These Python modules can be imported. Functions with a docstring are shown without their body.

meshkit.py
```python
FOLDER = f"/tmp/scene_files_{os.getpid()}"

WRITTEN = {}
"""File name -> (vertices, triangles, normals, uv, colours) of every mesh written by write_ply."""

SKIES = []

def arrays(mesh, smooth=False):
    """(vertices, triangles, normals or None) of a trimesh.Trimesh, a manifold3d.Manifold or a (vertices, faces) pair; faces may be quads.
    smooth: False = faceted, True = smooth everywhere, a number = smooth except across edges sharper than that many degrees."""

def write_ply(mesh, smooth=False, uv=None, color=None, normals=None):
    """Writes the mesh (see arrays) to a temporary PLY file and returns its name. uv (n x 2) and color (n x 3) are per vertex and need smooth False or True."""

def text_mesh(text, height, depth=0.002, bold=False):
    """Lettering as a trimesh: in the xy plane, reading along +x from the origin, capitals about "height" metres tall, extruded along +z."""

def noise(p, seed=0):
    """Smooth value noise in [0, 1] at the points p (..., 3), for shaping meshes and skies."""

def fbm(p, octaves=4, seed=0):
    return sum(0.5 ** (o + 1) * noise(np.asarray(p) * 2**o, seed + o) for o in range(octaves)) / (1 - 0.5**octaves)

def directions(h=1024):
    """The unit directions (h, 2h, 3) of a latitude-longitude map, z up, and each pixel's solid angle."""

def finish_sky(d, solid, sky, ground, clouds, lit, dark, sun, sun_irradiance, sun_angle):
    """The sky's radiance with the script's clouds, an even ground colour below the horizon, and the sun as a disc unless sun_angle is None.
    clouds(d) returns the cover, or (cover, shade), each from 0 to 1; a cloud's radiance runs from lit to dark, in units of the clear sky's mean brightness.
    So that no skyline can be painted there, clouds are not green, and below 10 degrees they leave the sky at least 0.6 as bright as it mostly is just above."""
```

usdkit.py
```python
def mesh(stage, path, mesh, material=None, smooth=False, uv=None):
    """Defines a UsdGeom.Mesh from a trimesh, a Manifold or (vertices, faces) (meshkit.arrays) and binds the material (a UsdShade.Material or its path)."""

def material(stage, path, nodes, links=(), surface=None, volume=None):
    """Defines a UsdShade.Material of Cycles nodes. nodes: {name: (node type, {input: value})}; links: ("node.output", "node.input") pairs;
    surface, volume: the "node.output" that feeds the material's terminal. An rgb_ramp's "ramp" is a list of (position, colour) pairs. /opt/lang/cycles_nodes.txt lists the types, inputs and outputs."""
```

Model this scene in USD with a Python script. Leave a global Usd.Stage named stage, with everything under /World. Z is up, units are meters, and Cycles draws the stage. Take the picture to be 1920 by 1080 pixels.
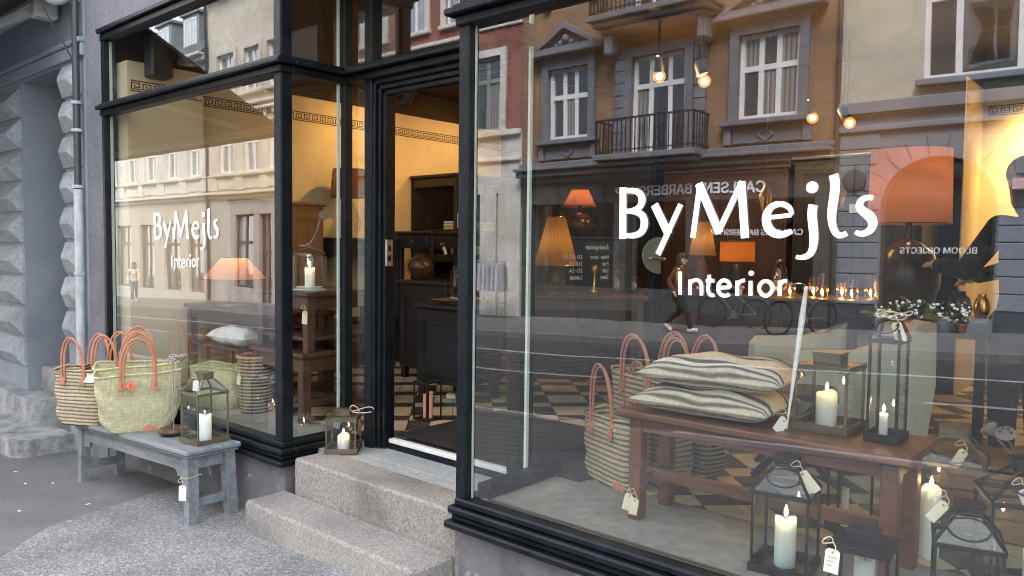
import math, random
import numpy as np, trimesh
from shapely.geometry import Polygon, LineString, Point, box as sbox
from shapely.ops import unary_union
from shapely import affinity
from pxr import Usd, UsdGeom, UsdLux, UsdShade, Gf, Sdf
import usdkit, meshkit

random.seed(7); RNG = np.random.default_rng(7)
stage = Usd.Stage.CreateInMemory()
UsdGeom.SetStageUpAxis(stage, UsdGeom.Tokens.z); UsdGeom.SetStageMetersPerUnit(stage, 1.0)
UsdGeom.Xform.Define(stage, '/World'); UsdGeom.Scope.Define(stage, '/World/Looks')

# ---------------------------------------------------------------- camera, sky, sun, exposure
F_PX = 1450.0
A_, P_, R_ = math.radians(48.8), math.radians(-3.08), 0.012
EYE = np.array([0, -2.35, 1.6])
f0 = np.array([-math.cos(A_), math.sin(A_), 0]); r0 = np.array([math.sin(A_), math.cos(A_), 0])
fw = math.cos(P_) * f0 + math.sin(P_) * np.array([0, 0, 1.0]); u0 = np.cross(r0, fw)
rt = math.cos(R_) * r0 + math.sin(R_) * u0; up = np.cross(rt, fw)
cam = UsdGeom.Camera.Define(stage, '/World/Camera')
m4 = np.eye(4); m4[0, :3] = rt; m4[1, :3] = up; m4[2, :3] = -fw; m4[3, :3] = EYE
cam.AddTransformOp().Set(Gf.Matrix4d(*m4.ravel().tolist()))
cam.CreateHorizontalApertureAttr(36.0); cam.CreateVerticalApertureAttr(20.25)
cam.CreateFocalLengthAttr(36.0 * F_PX / 1920); cam.CreateClippingRangeAttr(Gf.Vec2f(0.05, 500))
cam.CreateExposureAttr(2.4)

SUN_DIR = np.array([0.45, 0.75, 1.05]); SUN_DIR /= np.linalg.norm(SUN_DIR)
dome = UsdLux.DomeLight.Define(stage, '/World/sky'); dome.CreateIntensityAttr(1.0)
dome.GetPrim().SetCustomDataByKey('kind', 'structure')
skym = usdkit.material(stage, '/World/Looks/sky_material', {
    'tc': ('texture_coordinate', {}),
    'sky': ('sky_texture', {'sky_type': 'single_scattering', 'sun_disc': False, 'sun_elevation': math.asin(SUN_DIR[2]), 'sun_rotation': math.atan2(SUN_DIR[0], SUN_DIR[1])}),
    'mp': ('mapping', {'scale': (1.2, 1.2, 3.2)}),
    'nz': ('noise_texture', {'scale': 1.7, 'detail': 8.0, 'roughness': 0.58, 'distortion': 0.3}),
    'rp': ('rgb_ramp', {'ramp': [(0.34, (0, 0, 0)), (0.62, (1, 1, 1))]}),
    'mx': ('mix_color', {'b': (8.6, 8.5, 8.7), 'use_clamp': False}),
    'bg': ('background_shader', {'strength': 0.13})},
    [('tc.generated', 'mp.vector'), ('mp.vector', 'nz.vector'), ('nz.fac', 'rp.fac'), ('rp.color', 'mx.fac'), ('sky.color', 'mx.a'), ('mx.result', 'bg.color')], surface='bg.background')
UsdShade.MaterialBindingAPI.Apply(dome.GetPrim()).Bind(skym)
sun = UsdLux.DistantLight.Define(stage, '/World/sun')
sun.CreateIntensityAttr(0.75); sun.CreateAngleAttr(24.0); sun.CreateNormalizeAttr(True); sun.CreateColorAttr(Gf.Vec3f(1, 0.96, 0.91))
zc = SUN_DIR; xc = np.cross([0, 0, 1.0], zc); xc /= np.linalg.norm(xc); yc = np.cross(zc, xc)
ms = np.eye(4); ms[0, :3] = xc; ms[1, :3] = yc; ms[2, :3] = zc
sun.AddTransformOp().Set(Gf.Matrix4d(*ms.ravel().tolist()))

# ---------------------------------------------------------------- helpers
def g(x):
    """height of the pavement: the street climbs towards +x"""
    if x > 3: return .055 * 7.9 + .004 * (x - 3)
    if x > -8: return .055 * (x + 4.9)
    return .055 * -3.1 + .03 * (x + 8)
taken = {}
def numbered(parent, name):
    k = (parent, name); n = taken.get(k, -1) + 1; taken[k] = n
    return f'{parent}/{name}' + (f'_{n:03d}' if n else '')
def tag(prim, label=None, cat=None, group=None, kind=None):
    p = prim.GetPrim() if hasattr(prim, 'GetPrim') else stage.GetPrimAtPath(prim)
    for k, v in (('label', label), ('category', cat), ('group', group), ('kind', kind)):
        if v: p.SetCustomDataByKey(k, v)
    return p
def thing(name, label, cat, loc=(0, 0, 0), rz=0, group=None, kind=None, rx=0, ry=0):
    path = numbered('/World', name); x = UsdGeom.Xform.Define(stage, path)
    x.AddTranslateOp().Set(Gf.Vec3d(*map(float, loc)))
    if rz: x.AddRotateZOp().Set(float(rz))
    if ry: x.AddRotateYOp().Set(float(ry))
    if rx: x.AddRotateXOp().Set(float(rx))
    tag(x, label, cat, group, kind); return path
def put(parent, name, mesh, mat, smooth=False, label=None, kind=None):
    if isinstance(mesh, (list,)): mesh = trimesh.util.concatenate(mesh)
    path = numbered(parent, name); m = usdkit.mesh(stage, path, mesh, mat, smooth=smooth)
    m.CreateDoubleSidedAttr(True)
    if label or kind: tag(m, label, kind=kind)
    return path
def top(name, mesh, mat, label, cat, group=None, kind=None, smooth=False):
    p = put('/World', name, mesh, mat, smooth); tag(p, label, cat, group, kind); return p
def bx(x0, x1, y0, y1, z0, z1, b=0.0):
    if b <= 0:
        m = trimesh.creation.box((x1 - x0, y1 - y0, z1 - z0)); m.apply_translation(((x0 + x1) / 2, (y0 + y1) / 2, (z0 + z1) / 2)); return m
    pts = []
    for sx in (0, 1):
        for sy in (0, 1):
            for sz in (0, 1):
                c = np.array([(x0, x1)[sx], (y0, y1)[sy], (z0, z1)[sz]]); d = np.array([1 - 2 * sx, 1 - 2 * sy, 1 - 2 * sz]) * b
                for k in range(3):
                    q = c + d; q[k] = c[k]; pts.append(q)
    return trimesh.convex.convex_hull(np.array(pts))
def bar(p, q, w, h=None, upv=(0, 0, 1)):
    """square bar from p to q"""
    p, q = np.array(p, float), np.array(q, float); h = h or w; d = q - p; L = np.linalg.norm(d); d /= L
    u = np.array(upv, float)
    if abs(d @ u) > .95: u = np.array([1.0, 0, 0])
    s = np.cross(d, u); s /= np.linalg.norm(s); t = np.cross(s, d)
    m = trimesh.creation.box((L, w, h)); M = np.eye(4); M[:3, 0] = d; M[:3, 1] = s; M[:3, 2] = t; M[:3, 3] = (p + q) / 2
    m.apply_transform(M); return m
def tube(pts, r, n=6, closed=False):
    p = np.asarray(pts, float); r = np.broadcast_to(r, (len(p),))
    t = np.gradient(p, axis=0) if not closed else np.roll(p, -1, 0) - np.roll(p, 1, 0)
    t /= np.linalg.norm(t, axis=1, keepdims=True) + 1e-12
    a = np.cross(t, [0, 0, 1.0]); bad = np.linalg.norm(a, axis=1) < 1e-3; a[bad] = np.cross(t[bad], [1.0, 0, 0])
    for i in range(1, len(a)):
        if a[i] @ a[i - 1] < 0: a[i] = -a[i]
    a /= np.linalg.norm(a, axis=1, keepdims=True); b = np.cross(t, a); an = np.arange(n) * 2 * np.pi / n
    v = p[:, None] + r[:, None, None] * (np.cos(an)[None, :, None] * a[:, None] + np.sin(an)[None, :, None] * b[:, None])
    F = []; K = len(p)
    for i in range(K if closed else K - 1):
        i2 = (i + 1) % K
        for j in range(n):
            j2 = (j + 1) % n; F += [[i * n + j, i2 * n + j, i2 * n + j2], [i * n + j, i2 * n + j2, i * n + j2]]
    v = v.reshape(-1, 3)
    if not closed:
        v = np.vstack([v, p[0], p[-1]]); c0, c1 = len(v) - 2, len(v) - 1
        for j in range(n):
            j2 = (j + 1) % n; F += [[c0, j, j2], [c1, (K - 1) * n + j2, (K - 1) * n + j]]
    return trimesh.Trimesh(v, np.array(F), process=False)
def smoothpath(pts, n=24):
    from scipy.interpolate import CubicSpline
    p = np.array(pts, float); s = np.r_[0, np.cumsum(np.linalg.norm(np.diff(p, axis=0), axis=1))]
    return CubicSpline(s, p)(np.linspace(0, s[-1], n))
def lathe(prof, n=24, at=(0, 0, 0)):
    prof = np.array(prof, float); an = np.arange(n) * 2 * np.pi / n; K = len(prof)
    v = np.stack([prof[:, 0][:, None] * np.cos(an), prof[:, 0][:, None] * np.sin(an), np.repeat(prof[:, 1][:, None], n, 1)], -1).reshape(-1, 3)
    F = []
    for i in range(K - 1):
        for j in range(n):
            j2 = (j + 1) % n; F += [[i * n + j, i * n + j2, (i + 1) * n + j2], [i * n + j, (i + 1) * n + j2, (i + 1) * n + j]]
    m = trimesh.Trimesh(v + np.array(at), np.array(F), process=False); return m
def xz_prism(poly, y0, y1):
    """polygon in (x, z) extruded along y"""
    polys = list(poly.geoms) if hasattr(poly, 'geoms') else [poly]; out = []
    for p in polys:
        if p.is_empty or p.area < 1e-7: continue
        m = trimesh.creation.extrude_polygon(p, abs(y1 - y0)); v = m.vertices.copy()
        m.vertices = np.stack([v[:, 0], min(y0, y1) + v[:, 2], v[:, 1]], 1); m.invert(); out.append(m)
    return trimesh.util.concatenate(out)
def quad(a, b, c, d): return trimesh.Trimesh(np.array([a, b, c, d], float), np.array([[0, 1, 2], [0, 2, 3]]), process=False)
def moved(m, t=(0, 0, 0), rz=0, rx=0, ry=0, s=None):
    m = m.copy()
    if s is not None: m.apply_scale(s)
    for ang, ax in ((rx, (1, 0, 0)), (ry, (0, 1, 0)), (rz, (0, 0, 1))):
        if ang: m.apply_transform(trimesh.transformations.rotation_matrix(math.radians(ang), ax))
    m.apply_translation(t); return m
def frame_xz(x0, x1, z0, z1, w, y0, y1):
    return xz_prism(sbox(x0, z0, x1, z1).difference(sbox(x0 + w, z0 + w, x1 - w, z1 - w)), y0, y1)

# ---------------------------------------------------------------- materials
LK = '/World/Looks/'
def M(name, c1, c2=None, scale=6.0, rough=.6, bump=0.0, bscale=40.0, metal=0.0, spec=.5, fine=None, fscale=120.0, coord='pos', stretch=(1, 1, 1), lo=.35, hi=.65, **kw):
    """principled with a two-tone noise, fine grain and relief"""
    c2 = c2 or tuple(min(1, x * 1.25) for x in c1)
    nd = {'p': ('principled_bsdf', {'roughness': rough, 'metallic': metal, 'specular_ior_level': spec, **kw}),
          'geo': ('geometry', {}), 'tc': ('texture_coordinate', {}), 'mp': ('mapping', {'scale': stretch}),
          'n': ('noise_texture', {'scale': scale, 'detail': 7.0, 'roughness': .62}),
          'r': ('rgb_ramp', {'ramp': [(lo, c1), (hi, c2)]})}
    lk = [('geo.position' if coord == 'pos' else 'tc.object', 'mp.vector'), ('mp.vector', 'n.vector'), ('n.fac', 'r.fac')]
    out = 'r.color'
    if fine:
        nd['nf'] = ('noise_texture', {'scale': fscale, 'detail': 3.0}); nd['rf'] = ('rgb_ramp', {'ramp': [(.38, (1 - fine,) * 3), (.62, (1 + 0 * fine,) * 3)]})
        nd['mf'] = ('mix_color', {'blend_type': 'multiply', 'fac': 1.0}); lk += [('mp.vector', 'nf.vector'), ('nf.fac', 'rf.fac'), (out, 'mf.a'), ('rf.color', 'mf.b')]; out = 'mf.result'
    lk.append((out, 'p.base_color'))
    if bump:
        nd['nb'] = ('noise_texture', {'scale': bscale, 'detail': 5.0}); nd['b'] = ('bump', {'strength': bump, 'distance': .01})
        lk += [('mp.vector', 'nb.vector'), ('nb.fac', 'b.height'), ('b.normal', 'p.normal')]
    return usdkit.material(stage, LK + name, nd, lk, surface='p.BSDF')
def glass(name, f0=.05, tint=(.93, .97, .95), rough=0.0, gain=1.0, ripple=0.0):
    nd = {'lw': ('layer_weight', {'blend': .5}), 'pw': ('math', {'math_type': 'power', 'value2': 5.0}), 'ma': ('math', {'math_type': 'multiply_add', 'value2': (1 - f0) * gain, 'value3': f0, 'use_clamp': True}),
          't': ('transparent_bsdf', {'color': tint}), 'gl': ('glossy_bsdf', {'roughness': rough, 'color': (.97, .98, 1), 'distribution': 'ggx'}), 'm': ('mix_closure', {})}
    lk = [('lw.facing', 'pw.value1'), ('pw.value', 'ma.value1'), ('ma.value', 'm.fac'), ('t.BSDF', 'm.closure1'), ('gl.BSDF', 'm.closure2')]
    if ripple:
        nd['geo'] = ('geometry', {}); nd['nz'] = ('noise_texture', {'scale': 1.3, 'detail': 1.0}); nd['b'] = ('bump', {'strength': ripple, 'distance': .004})
        lk += [('geo.position', 'nz.vector'), ('nz.fac', 'b.height'), ('b.normal', 'gl.normal')]
    return usdkit.material(stage, LK + name, nd, lk, surface='m.closure')
def glow(name, col, strength):
    return usdkit.material(stage, LK + name, {'e': ('emission', {'color': col, 'strength': strength})}, [], surface='e.emission')
def brickmat(name, c1, c2, mortar, rough=.85, bw=.23, rh=.066, ms=.012):
    return usdkit.material(stage, LK + name, {'geo': ('geometry', {}), 's': ('separate_xyz', {}), 'c': ('combine_xyz', {}),
        'b': ('brick_texture', {'color1': c1, 'color2': c2, 'mortar': mortar, 'scale': 1.0, 'mortar_size': ms / 2, 'brick_width': bw, 'row_height': rh, 'bias': 0.0}),
        'n': ('noise_texture', {'scale': 1.1, 'detail': 6.0}), 'r': ('rgb_ramp', {'ramp': [(.3, (.72, .7, .7)), (.7, (1.1, 1.08, 1.05))]}), 'm': ('mix_color', {'blend_type': 'multiply', 'fac': 1.0, 'use_clamp': False}),
        'bp': ('bump', {'strength': .5, 'distance': .006}), 'p': ('principled_bsdf', {'roughness': rough})},
        [('geo.position', 's.vector'), ('s.x', 'c.x'), ('s.z', 'c.y'), ('c.vector', 'b.vector'), ('geo.position', 'n.vector'), ('n.fac', 'r.fac'), ('b.color', 'm.a'), ('r.color', 'm.b'), ('m.result', 'p.base_color'), ('b.fac', 'bp.height'), ('bp.normal', 'p.normal')], surface='p.BSDF')
def stripes(name, ramp, period, axis='z', rough=.8, weave=None, bump=.5, wob=.012, off=0.0):
    """woven material striped along an axis of the thing itself"""
    nd = {'tc': ('texture_coordinate', {}), 's': ('separate_xyz', {}), 'nw': ('noise_texture', {'scale': 9.0, 'detail': 2.0}),
          'w': ('math', {'math_type': 'multiply_add', 'value2': wob, 'value3': -wob / 2 + off}), 'a': ('math', {'math_type': 'add'}), 'd': ('math', {'math_type': 'divide', 'value2': period}), 'f': ('math', {'math_type': 'fraction'}),
          'r': ('rgb_ramp', {'ramp': ramp}), 'n': ('noise_texture', {'scale': 60.0, 'detail': 4.0}), 'rn': ('rgb_ramp', {'ramp': [(.3, (.72,) * 3), (.7, (1.0,) * 3)]}), 'm': ('mix_color', {'blend_type': 'multiply', 'fac': 1.0}),
          'wv': ('wave_texture', {'scale': weave or 60.0, 'distortion': 1.5, 'bands_direction': 'z' if axis == 'z' else 'y'}), 'wx': ('wave_texture', {'scale': (weave or 60.0) * 1.0, 'distortion': 1.5, 'bands_direction': 'x'}), 'ad': ('math', {'math_type': 'add'}),
          'b': ('bump', {'strength': bump, 'distance': .004}), 'p': ('principled_bsdf', {'roughness': rough, 'sheen_weight': .1})}
    lk = [('tc.object', 's.vector'), ('tc.object', 'nw.vector'), ('nw.fac', 'w.value1'), (f's.{axis}', 'a.value1'), ('w.value', 'a.value2'), ('a.value', 'd.value1'), ('d.value', 'f.value1'), ('f.value', 'r.fac'),
          ('tc.object', 'n.vector'), ('n.fac', 'rn.fac'), ('r.color', 'm.a'), ('rn.color', 'm.b'), ('m.result', 'p.base_color'),
          ('tc.object', 'wv.vector'), ('tc.object', 'wx.vector'), ('wv.fac', 'ad.value1'), ('wx.fac', 'ad.value2'), ('ad.value', 'b.height'), ('b.normal', 'p.normal')]
    return usdkit.material(stage, LK + name, nd, lk, surface='p.BSDF')

mt = {}
mt['frame'] = M('frame_paint', (.004, .006, .009), (.011, .014, .018), 7, .4, .25, 45, spec=.16, fine=.3, fscale=60)
mt['stucco'] = M('grey_render', (.135, .14, .165), (.2, .205, .235), 2.2, .85, .35, 55, fine=.18, fscale=30)
mt['plinth'] = usdkit.material(stage, LK + 'peeling_plinth', {'geo': ('geometry', {}), 'n': ('noise_texture', {'scale': 3.2, 'detail': 9.0, 'roughness': .68}), 'r': ('rgb_ramp', {'ramp': [(.3, (.085, .085, .095)), (.52, (.15, .15, .165)), (.61, (.17, .17, .185)), (.65, (.42, .44, .46)), (.8, (.5, .52, .54))]}),
    'nb': ('noise_texture', {'scale': 22.0, 'detail': 6.0}), 'b': ('bump', {'strength': .6, 'distance': .012}), 'p': ('principled_bsdf', {'roughness': .85})},
    [('geo.position', 'n.vector'), ('n.fac', 'r.fac'), ('r.color', 'p.base_color'), ('geo.position', 'nb.vector'), ('nb.fac', 'b.height'), ('b.normal', 'p.normal')], surface='p.BSDF')
mt['nwall'] = M('neighbour_paint', (.19, .22, .26), (.26, .295, .335), 1.6, .75, .2, 40)
mt['nstone'] = M('neighbour_stone', (.26, .285, .315), (.4, .43, .465), 2.6, .82, .22, 50, fine=.2, fscale=30)
mt['asphalt'] = M('pavement_asphalt', (.16, .166, .172), (.225, .23, .238), 2.1, .9, .9, 140, fine=.5, fscale=170)
mt['chips'] = usdkit.material(stage, LK + 'stone_chip_asphalt', {'geo': ('geometry', {}), 'v': ('voronoi_texture', {'scale': 120.0}), 'sp': ('separate_color', {}), 'r': ('rgb_ramp', {'ramp': [(0, (.13, .134, .138)), (.4, (.2, .205, .21)), (.75, (.25, .256, .262)), (.9, (.32, .33, .335)), (1, (.42, .43, .435))]}),
    'n': ('noise_texture', {'scale': 2.5, 'detail': 5.0}), 'rn': ('rgb_ramp', {'ramp': [(.3, (.7,) * 3), (.7, (1.05,) * 3)]}), 'm': ('mix_color', {'blend_type': 'multiply', 'fac': 1.0, 'use_clamp': False}), 'b': ('bump', {'strength': .7, 'distance': .006}), 'p': ('principled_bsdf', {'roughness': .85})},
    [('geo.position', 'v.vector'), ('v.color', 'sp.color'), ('sp.r', 'r.fac'), ('geo.position', 'n.vector'), ('n.fac', 'rn.fac'), ('r.color', 'm.a'), ('rn.color', 'm.b'), ('m.result', 'p.base_color'), ('v.distance', 'b.height'), ('b.normal', 'p.normal')], surface='p.BSDF')
mt['road'] = M('road_asphalt', (.055, .06, .066), (.085, .09, .096), .8, .85, .4, 150, fine=.3, fscale=200)
mt['marking'] = M('road_marking', (.5, .51, .52), (.7, .7, .7), 9, .7, .1, 90, fine=.35, fscale=40)
mt['kerb'] = M('kerb_granite', (.2, .2, .21), (.32, .32, .33), 20, .8, .3, 120, fine=.4, fscale=220)
def granite(name, k):
    return usdkit.material(stage, LK + name, {'geo': ('geometry', {}), 'v': ('voronoi_texture', {'scale': 130.0}), 'sp': ('separate_color', {}),
        'r': ('rgb_ramp', {'ramp': [(0, tuple(k * x for x in (.17, .163, .155))), (.22, tuple(k * x for x in (.21, .2, .19))), (.55, tuple(k * x for x in (.265, .248, .23))), (.85, tuple(k * x for x in (.295, .278, .26))), (1, tuple(k * x for x in (.34, .33, .315)))]}),
        'n': ('noise_texture', {'scale': 2.2, 'detail': 6.0}), 'rn': ('rgb_ramp', {'ramp': [(.28, (.55, .55, .56)), (.5, (.95, .95, .95)), (.72, (1.12, 1.1, 1.08))]}), 'm': ('mix_color', {'blend_type': 'multiply', 'fac': 1.0, 'use_clamp': False}),
        'nb': ('noise_texture', {'scale': 70.0, 'detail': 5.0}), 'b': ('bump', {'strength': .4, 'distance': .006}), 'p': ('principled_bsdf', {'roughness': .75})},
        [('geo.position', 'v.vector'), ('v.color', 'sp.color'), ('sp.g', 'r.fac'), ('geo.position', 'n.vector'), ('n.fac', 'rn.fac'), ('r.color', 'm.a'), ('rn.color', 'm.b'), ('m.result', 'p.base_color'), ('geo.position', 'nb.vector'), ('nb.fac', 'b.height'), ('b.normal', 'p.normal')], surface='p.BSDF')
mt['granite'] = granite('step_granite', .95); mt['worn'] = granite('worn_tread_granite', 1.12)
mt['landing'] = M('landing_paint', (.3, .33, .34), (.38, .41, .42), 4, .6, .15, 60, fine=.2, fscale=50)
mt['threshold'] = M('pale_threshold', (.6, .62, .63), (.75, .77, .78), 6, .45, .1, 40)
mt['pane'] = glass('shop_window_glass', .155, (.9, .93, .92), 0, 1.0, ripple=.22)
mt['panel'] = glass('return_pane_glass', .07, (.88, .92, .9), 0, 1.0)
mt['thin'] = glass('lantern_glass', .06, (.9, .93, .92))
mt['white'] = M('white_lettering', (.85, .86, .87), (.88, .89, .9), 4, .5)
mt['yellow'] = M('cream_plaster', (.58, .5, .34), (.66, .57, .39), 1.5, .85, .1, 30)
mt['darkwall'] = M('dark_brown_paint_and_gloom', (.022, .014, .009), (.034, .022, .014), 2, .8)  # paint of ceiling and band; also painted gloom on the rear wall
mt['greek'] = M('frieze_ink', (.05, .035, .025), (.08, .055, .035), 20, .85)
mt['tileL'] = M('pale_floor_tile', (.5, .42, .27), (.62, .53, .36), 7, .45, .1, 40)
mt['tileD'] = M('dark_floor_tile', (.04, .035, .03), (.075, .065, .055), 7, .42, .1, 40)
mt['concrete'] = M('border_concrete', (.2, .2, .185), (.28, .28, .26), 2.2, .7, .15, 50, fine=.2, fscale=16)
mt['mat'] = M('door_mat', (.012, .012, .014), (.02, .02, .022), 60, .95, .8, 300)
mt['steel'] = M('brushed_steel', (.45, .45, .45), (.55, .55, .55), 40, .35, metal=1.0)
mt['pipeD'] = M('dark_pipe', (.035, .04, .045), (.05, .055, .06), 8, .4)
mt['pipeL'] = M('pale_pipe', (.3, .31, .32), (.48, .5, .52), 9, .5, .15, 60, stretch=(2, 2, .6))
mt['awning'] = M('awning_cloth', (.035, .034, .036), (.05, .048, .05), 3, .9, .2, 80)
mt['alu'] = M('awning_arm_paint', (.42, .43, .43), (.5, .51, .51), 5, .45)
mt['whiteplastic'] = M('white_plastic', (.72, .74, .74), (.78, .8, .8), 4, .4)
# ---------------------------------------------------------------- ground, road, pavements
XS = [-130, -90, -60, -40, -30, -24, -18, -14, -11, -8, -6, -4.9, -3, -1, 1, 3, 6, 12, 30, 90]
def strip(y0, y1, dz, x0=-130, x1=90):
    xs = sorted({x0, x1, *[x for x in XS if x0 < x < x1]}); v = []; F = []
    for i, x in enumerate(xs):
        v += [(x, y0, g(x) + dz), (x, y1, g(x) + dz)]
        if i: a = 2 * (i - 1); F += [[a, a + 2, a + 3], [a, a + 3, a + 1]]
    return trimesh.Trimesh(np.array(v, float), np.array(F), process=False)
def slab(y0, y1, dz0, dz1, x0=-130, x1=90):
    t = strip(y0, y1, dz1, x0, x1); parts = [t]
    for y in (y0, y1):
        xs = sorted({x0, x1, *[x for x in XS if x0 < x < x1]}); v = []; F = []
        for i, x in enumerate(xs):
            v += [(x, y, g(x) + dz0), (x, y, g(x) + dz1)]
            if i: a = 2 * (i - 1); F += [[a, a + 2, a + 3], [a, a + 3, a + 1]]
        parts.append(trimesh.Trimesh(np.array(v, float), np.array(F), process=False))
    return trimesh.util.concatenate(parts)
top('ground', strip(-90, 60, -.16), mt['road'], 'dark ground under the whole street', 'ground', kind='structure')
top('road', strip(-10.25, -3.15, -.12), mt['road'], 'dark asphalt road seen mirrored in the shop windows', 'road', kind='structure')
top('pavement', strip(-3.0, .2, 0), mt['asphalt'], 'grey asphalt pavement in front of the shop', 'pavement', kind='structure')
top('kerb', slab(-3.15, -3.0, -.16, .004), mt['kerb'], 'granite kerb along the near pavement', 'kerb', kind='structure')
top('pavement', strip(-14.2, -10.4, 0), mt['asphalt'], 'far grey pavement under the mirrored shops', 'pavement', kind='structure')
top('kerb', slab(-10.4, -10.25, -.16, .004), mt['kerb'], 'granite kerb along the far pavement', 'kerb', kind='structure')
def patch(poly, dz):
    p = Polygon(poly).segmentize(.12); rr = np.random.default_rng(3); p = Polygon([(x + rr.normal(0, .004), y + rr.normal(0, .004)) for x, y in p.exterior.coords[:-1]]).buffer(0); t = trimesh.creation.triangulate_polygon(p, engine='earcut') if False else None
    m = trimesh.creation.extrude_polygon(p.segmentize(.4), .002); v = m.vertices.copy()
    v[:, 2] += np.array([g(x) for x in v[:, 0]]) + dz - .002; m.vertices = v; return m
top('pavement_patch', patch([(-4.7, -.86), (-4.99, .05), (-4.42, .14), (-3.75, .12), (-3.0, .0), (-2.4, -.2), (-2.4, -2.2), (-3.3, -2.2)], .004), mt['chips'], 'lighter speckled stone chip patch before the steps', 'pavement patch', kind='structure')
mk = [strip(-6.38, -6.26, -.116, -2.0, 12), strip(-8.4, -8.28, -.116), strip(-6.38, -6.26, -.116, -9.4, -6.0), strip(-6.38, -6.26, -.116, -22, -16), strip(-3.72, -3.58, -.115, -3.4, -1.15), strip(-3.72, -3.58, -.115, -30, -4.4)]
for i, m_ in enumerate(mk):
    top('road_marking', m_, mt['marking'], ['white dash on the road at the right of the mirrored street', 'long white lane line along the far side of the road', 'white dash mirrored behind the doorway return pane', 'white dash far down the road', 'white parking bay line mirrored across the table front', 'white bay line mirrored beside the baskets'][i], 'road marking', kind='structure')
q = quad((-1.15, -3.58, g(-1.15) - .114), (-1.0, -3.58, g(-1.0) - .114), (-1.12, -3.16, g(-1.1) - .114), (-1.3, -3.16, g(-1.3) - .114))
top('road_marking', q, mt['marking'], 'slanting white end of the parking bay line', 'road marking', kind='structure')

# ---------------------------------------------------------------- the shop
SHOP = thing('shop_building', 'dark framed interior shop with two display windows and a recessed open doorway', 'shop')
FL = .49; TOPZ = 3.08; XL, XC, XR, YR = -6.12, -3.73, -2.36, .44; XE = 2.6
put(SHOP, 'wall', [bx(-6.42, XL, 0, .3, -.5, 4.2), bx(XL, XE, -.0, .3, 3.17, 4.2), bx(XE, 8, 0, .3, -.5, 4.2)], mt['stucco'])
put(SHOP, 'side_wall', [bx(-6.42, -6.16, .3, 6, -.5, 13), bx(7.7, 8, .3, 12, -.5, 13), bx(-6.42, 8, 11.7, 12, -.5, 13)], mt['stucco'])
mt['upper'] = M('cream_upper_render', (.55, .51, .42), (.65, .61, .52), .8, .85, .1, 20)
OPN = [(-5.9 + 2.3 * k, z0, -4.8 + 2.3 * k, z0 + 1.9) for k in range(6) for z0 in (4.9, 8.0, 11.0 - .2)]
put(SHOP, 'upper_wall', xz_prism(sbox(-6.42, 4.2, 8, 13).difference(unary_union([sbox(*o) for o in OPN])), 0, .3), mt['upper'])
put(SHOP, 'upper_string_course', bx(-6.42, 8, -.12, .0, 4.2, 4.42, .02), mt['upper']); put(SHOP, 'upper_string_course', bx(-6.42, 8, -.3, .0, 12.7, 13.1, .02), mt['upper'])
mt['upwin'] = M('upper_window_paint', (.7, .71, .72), (.78, .79, .8), 4, .45)
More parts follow.
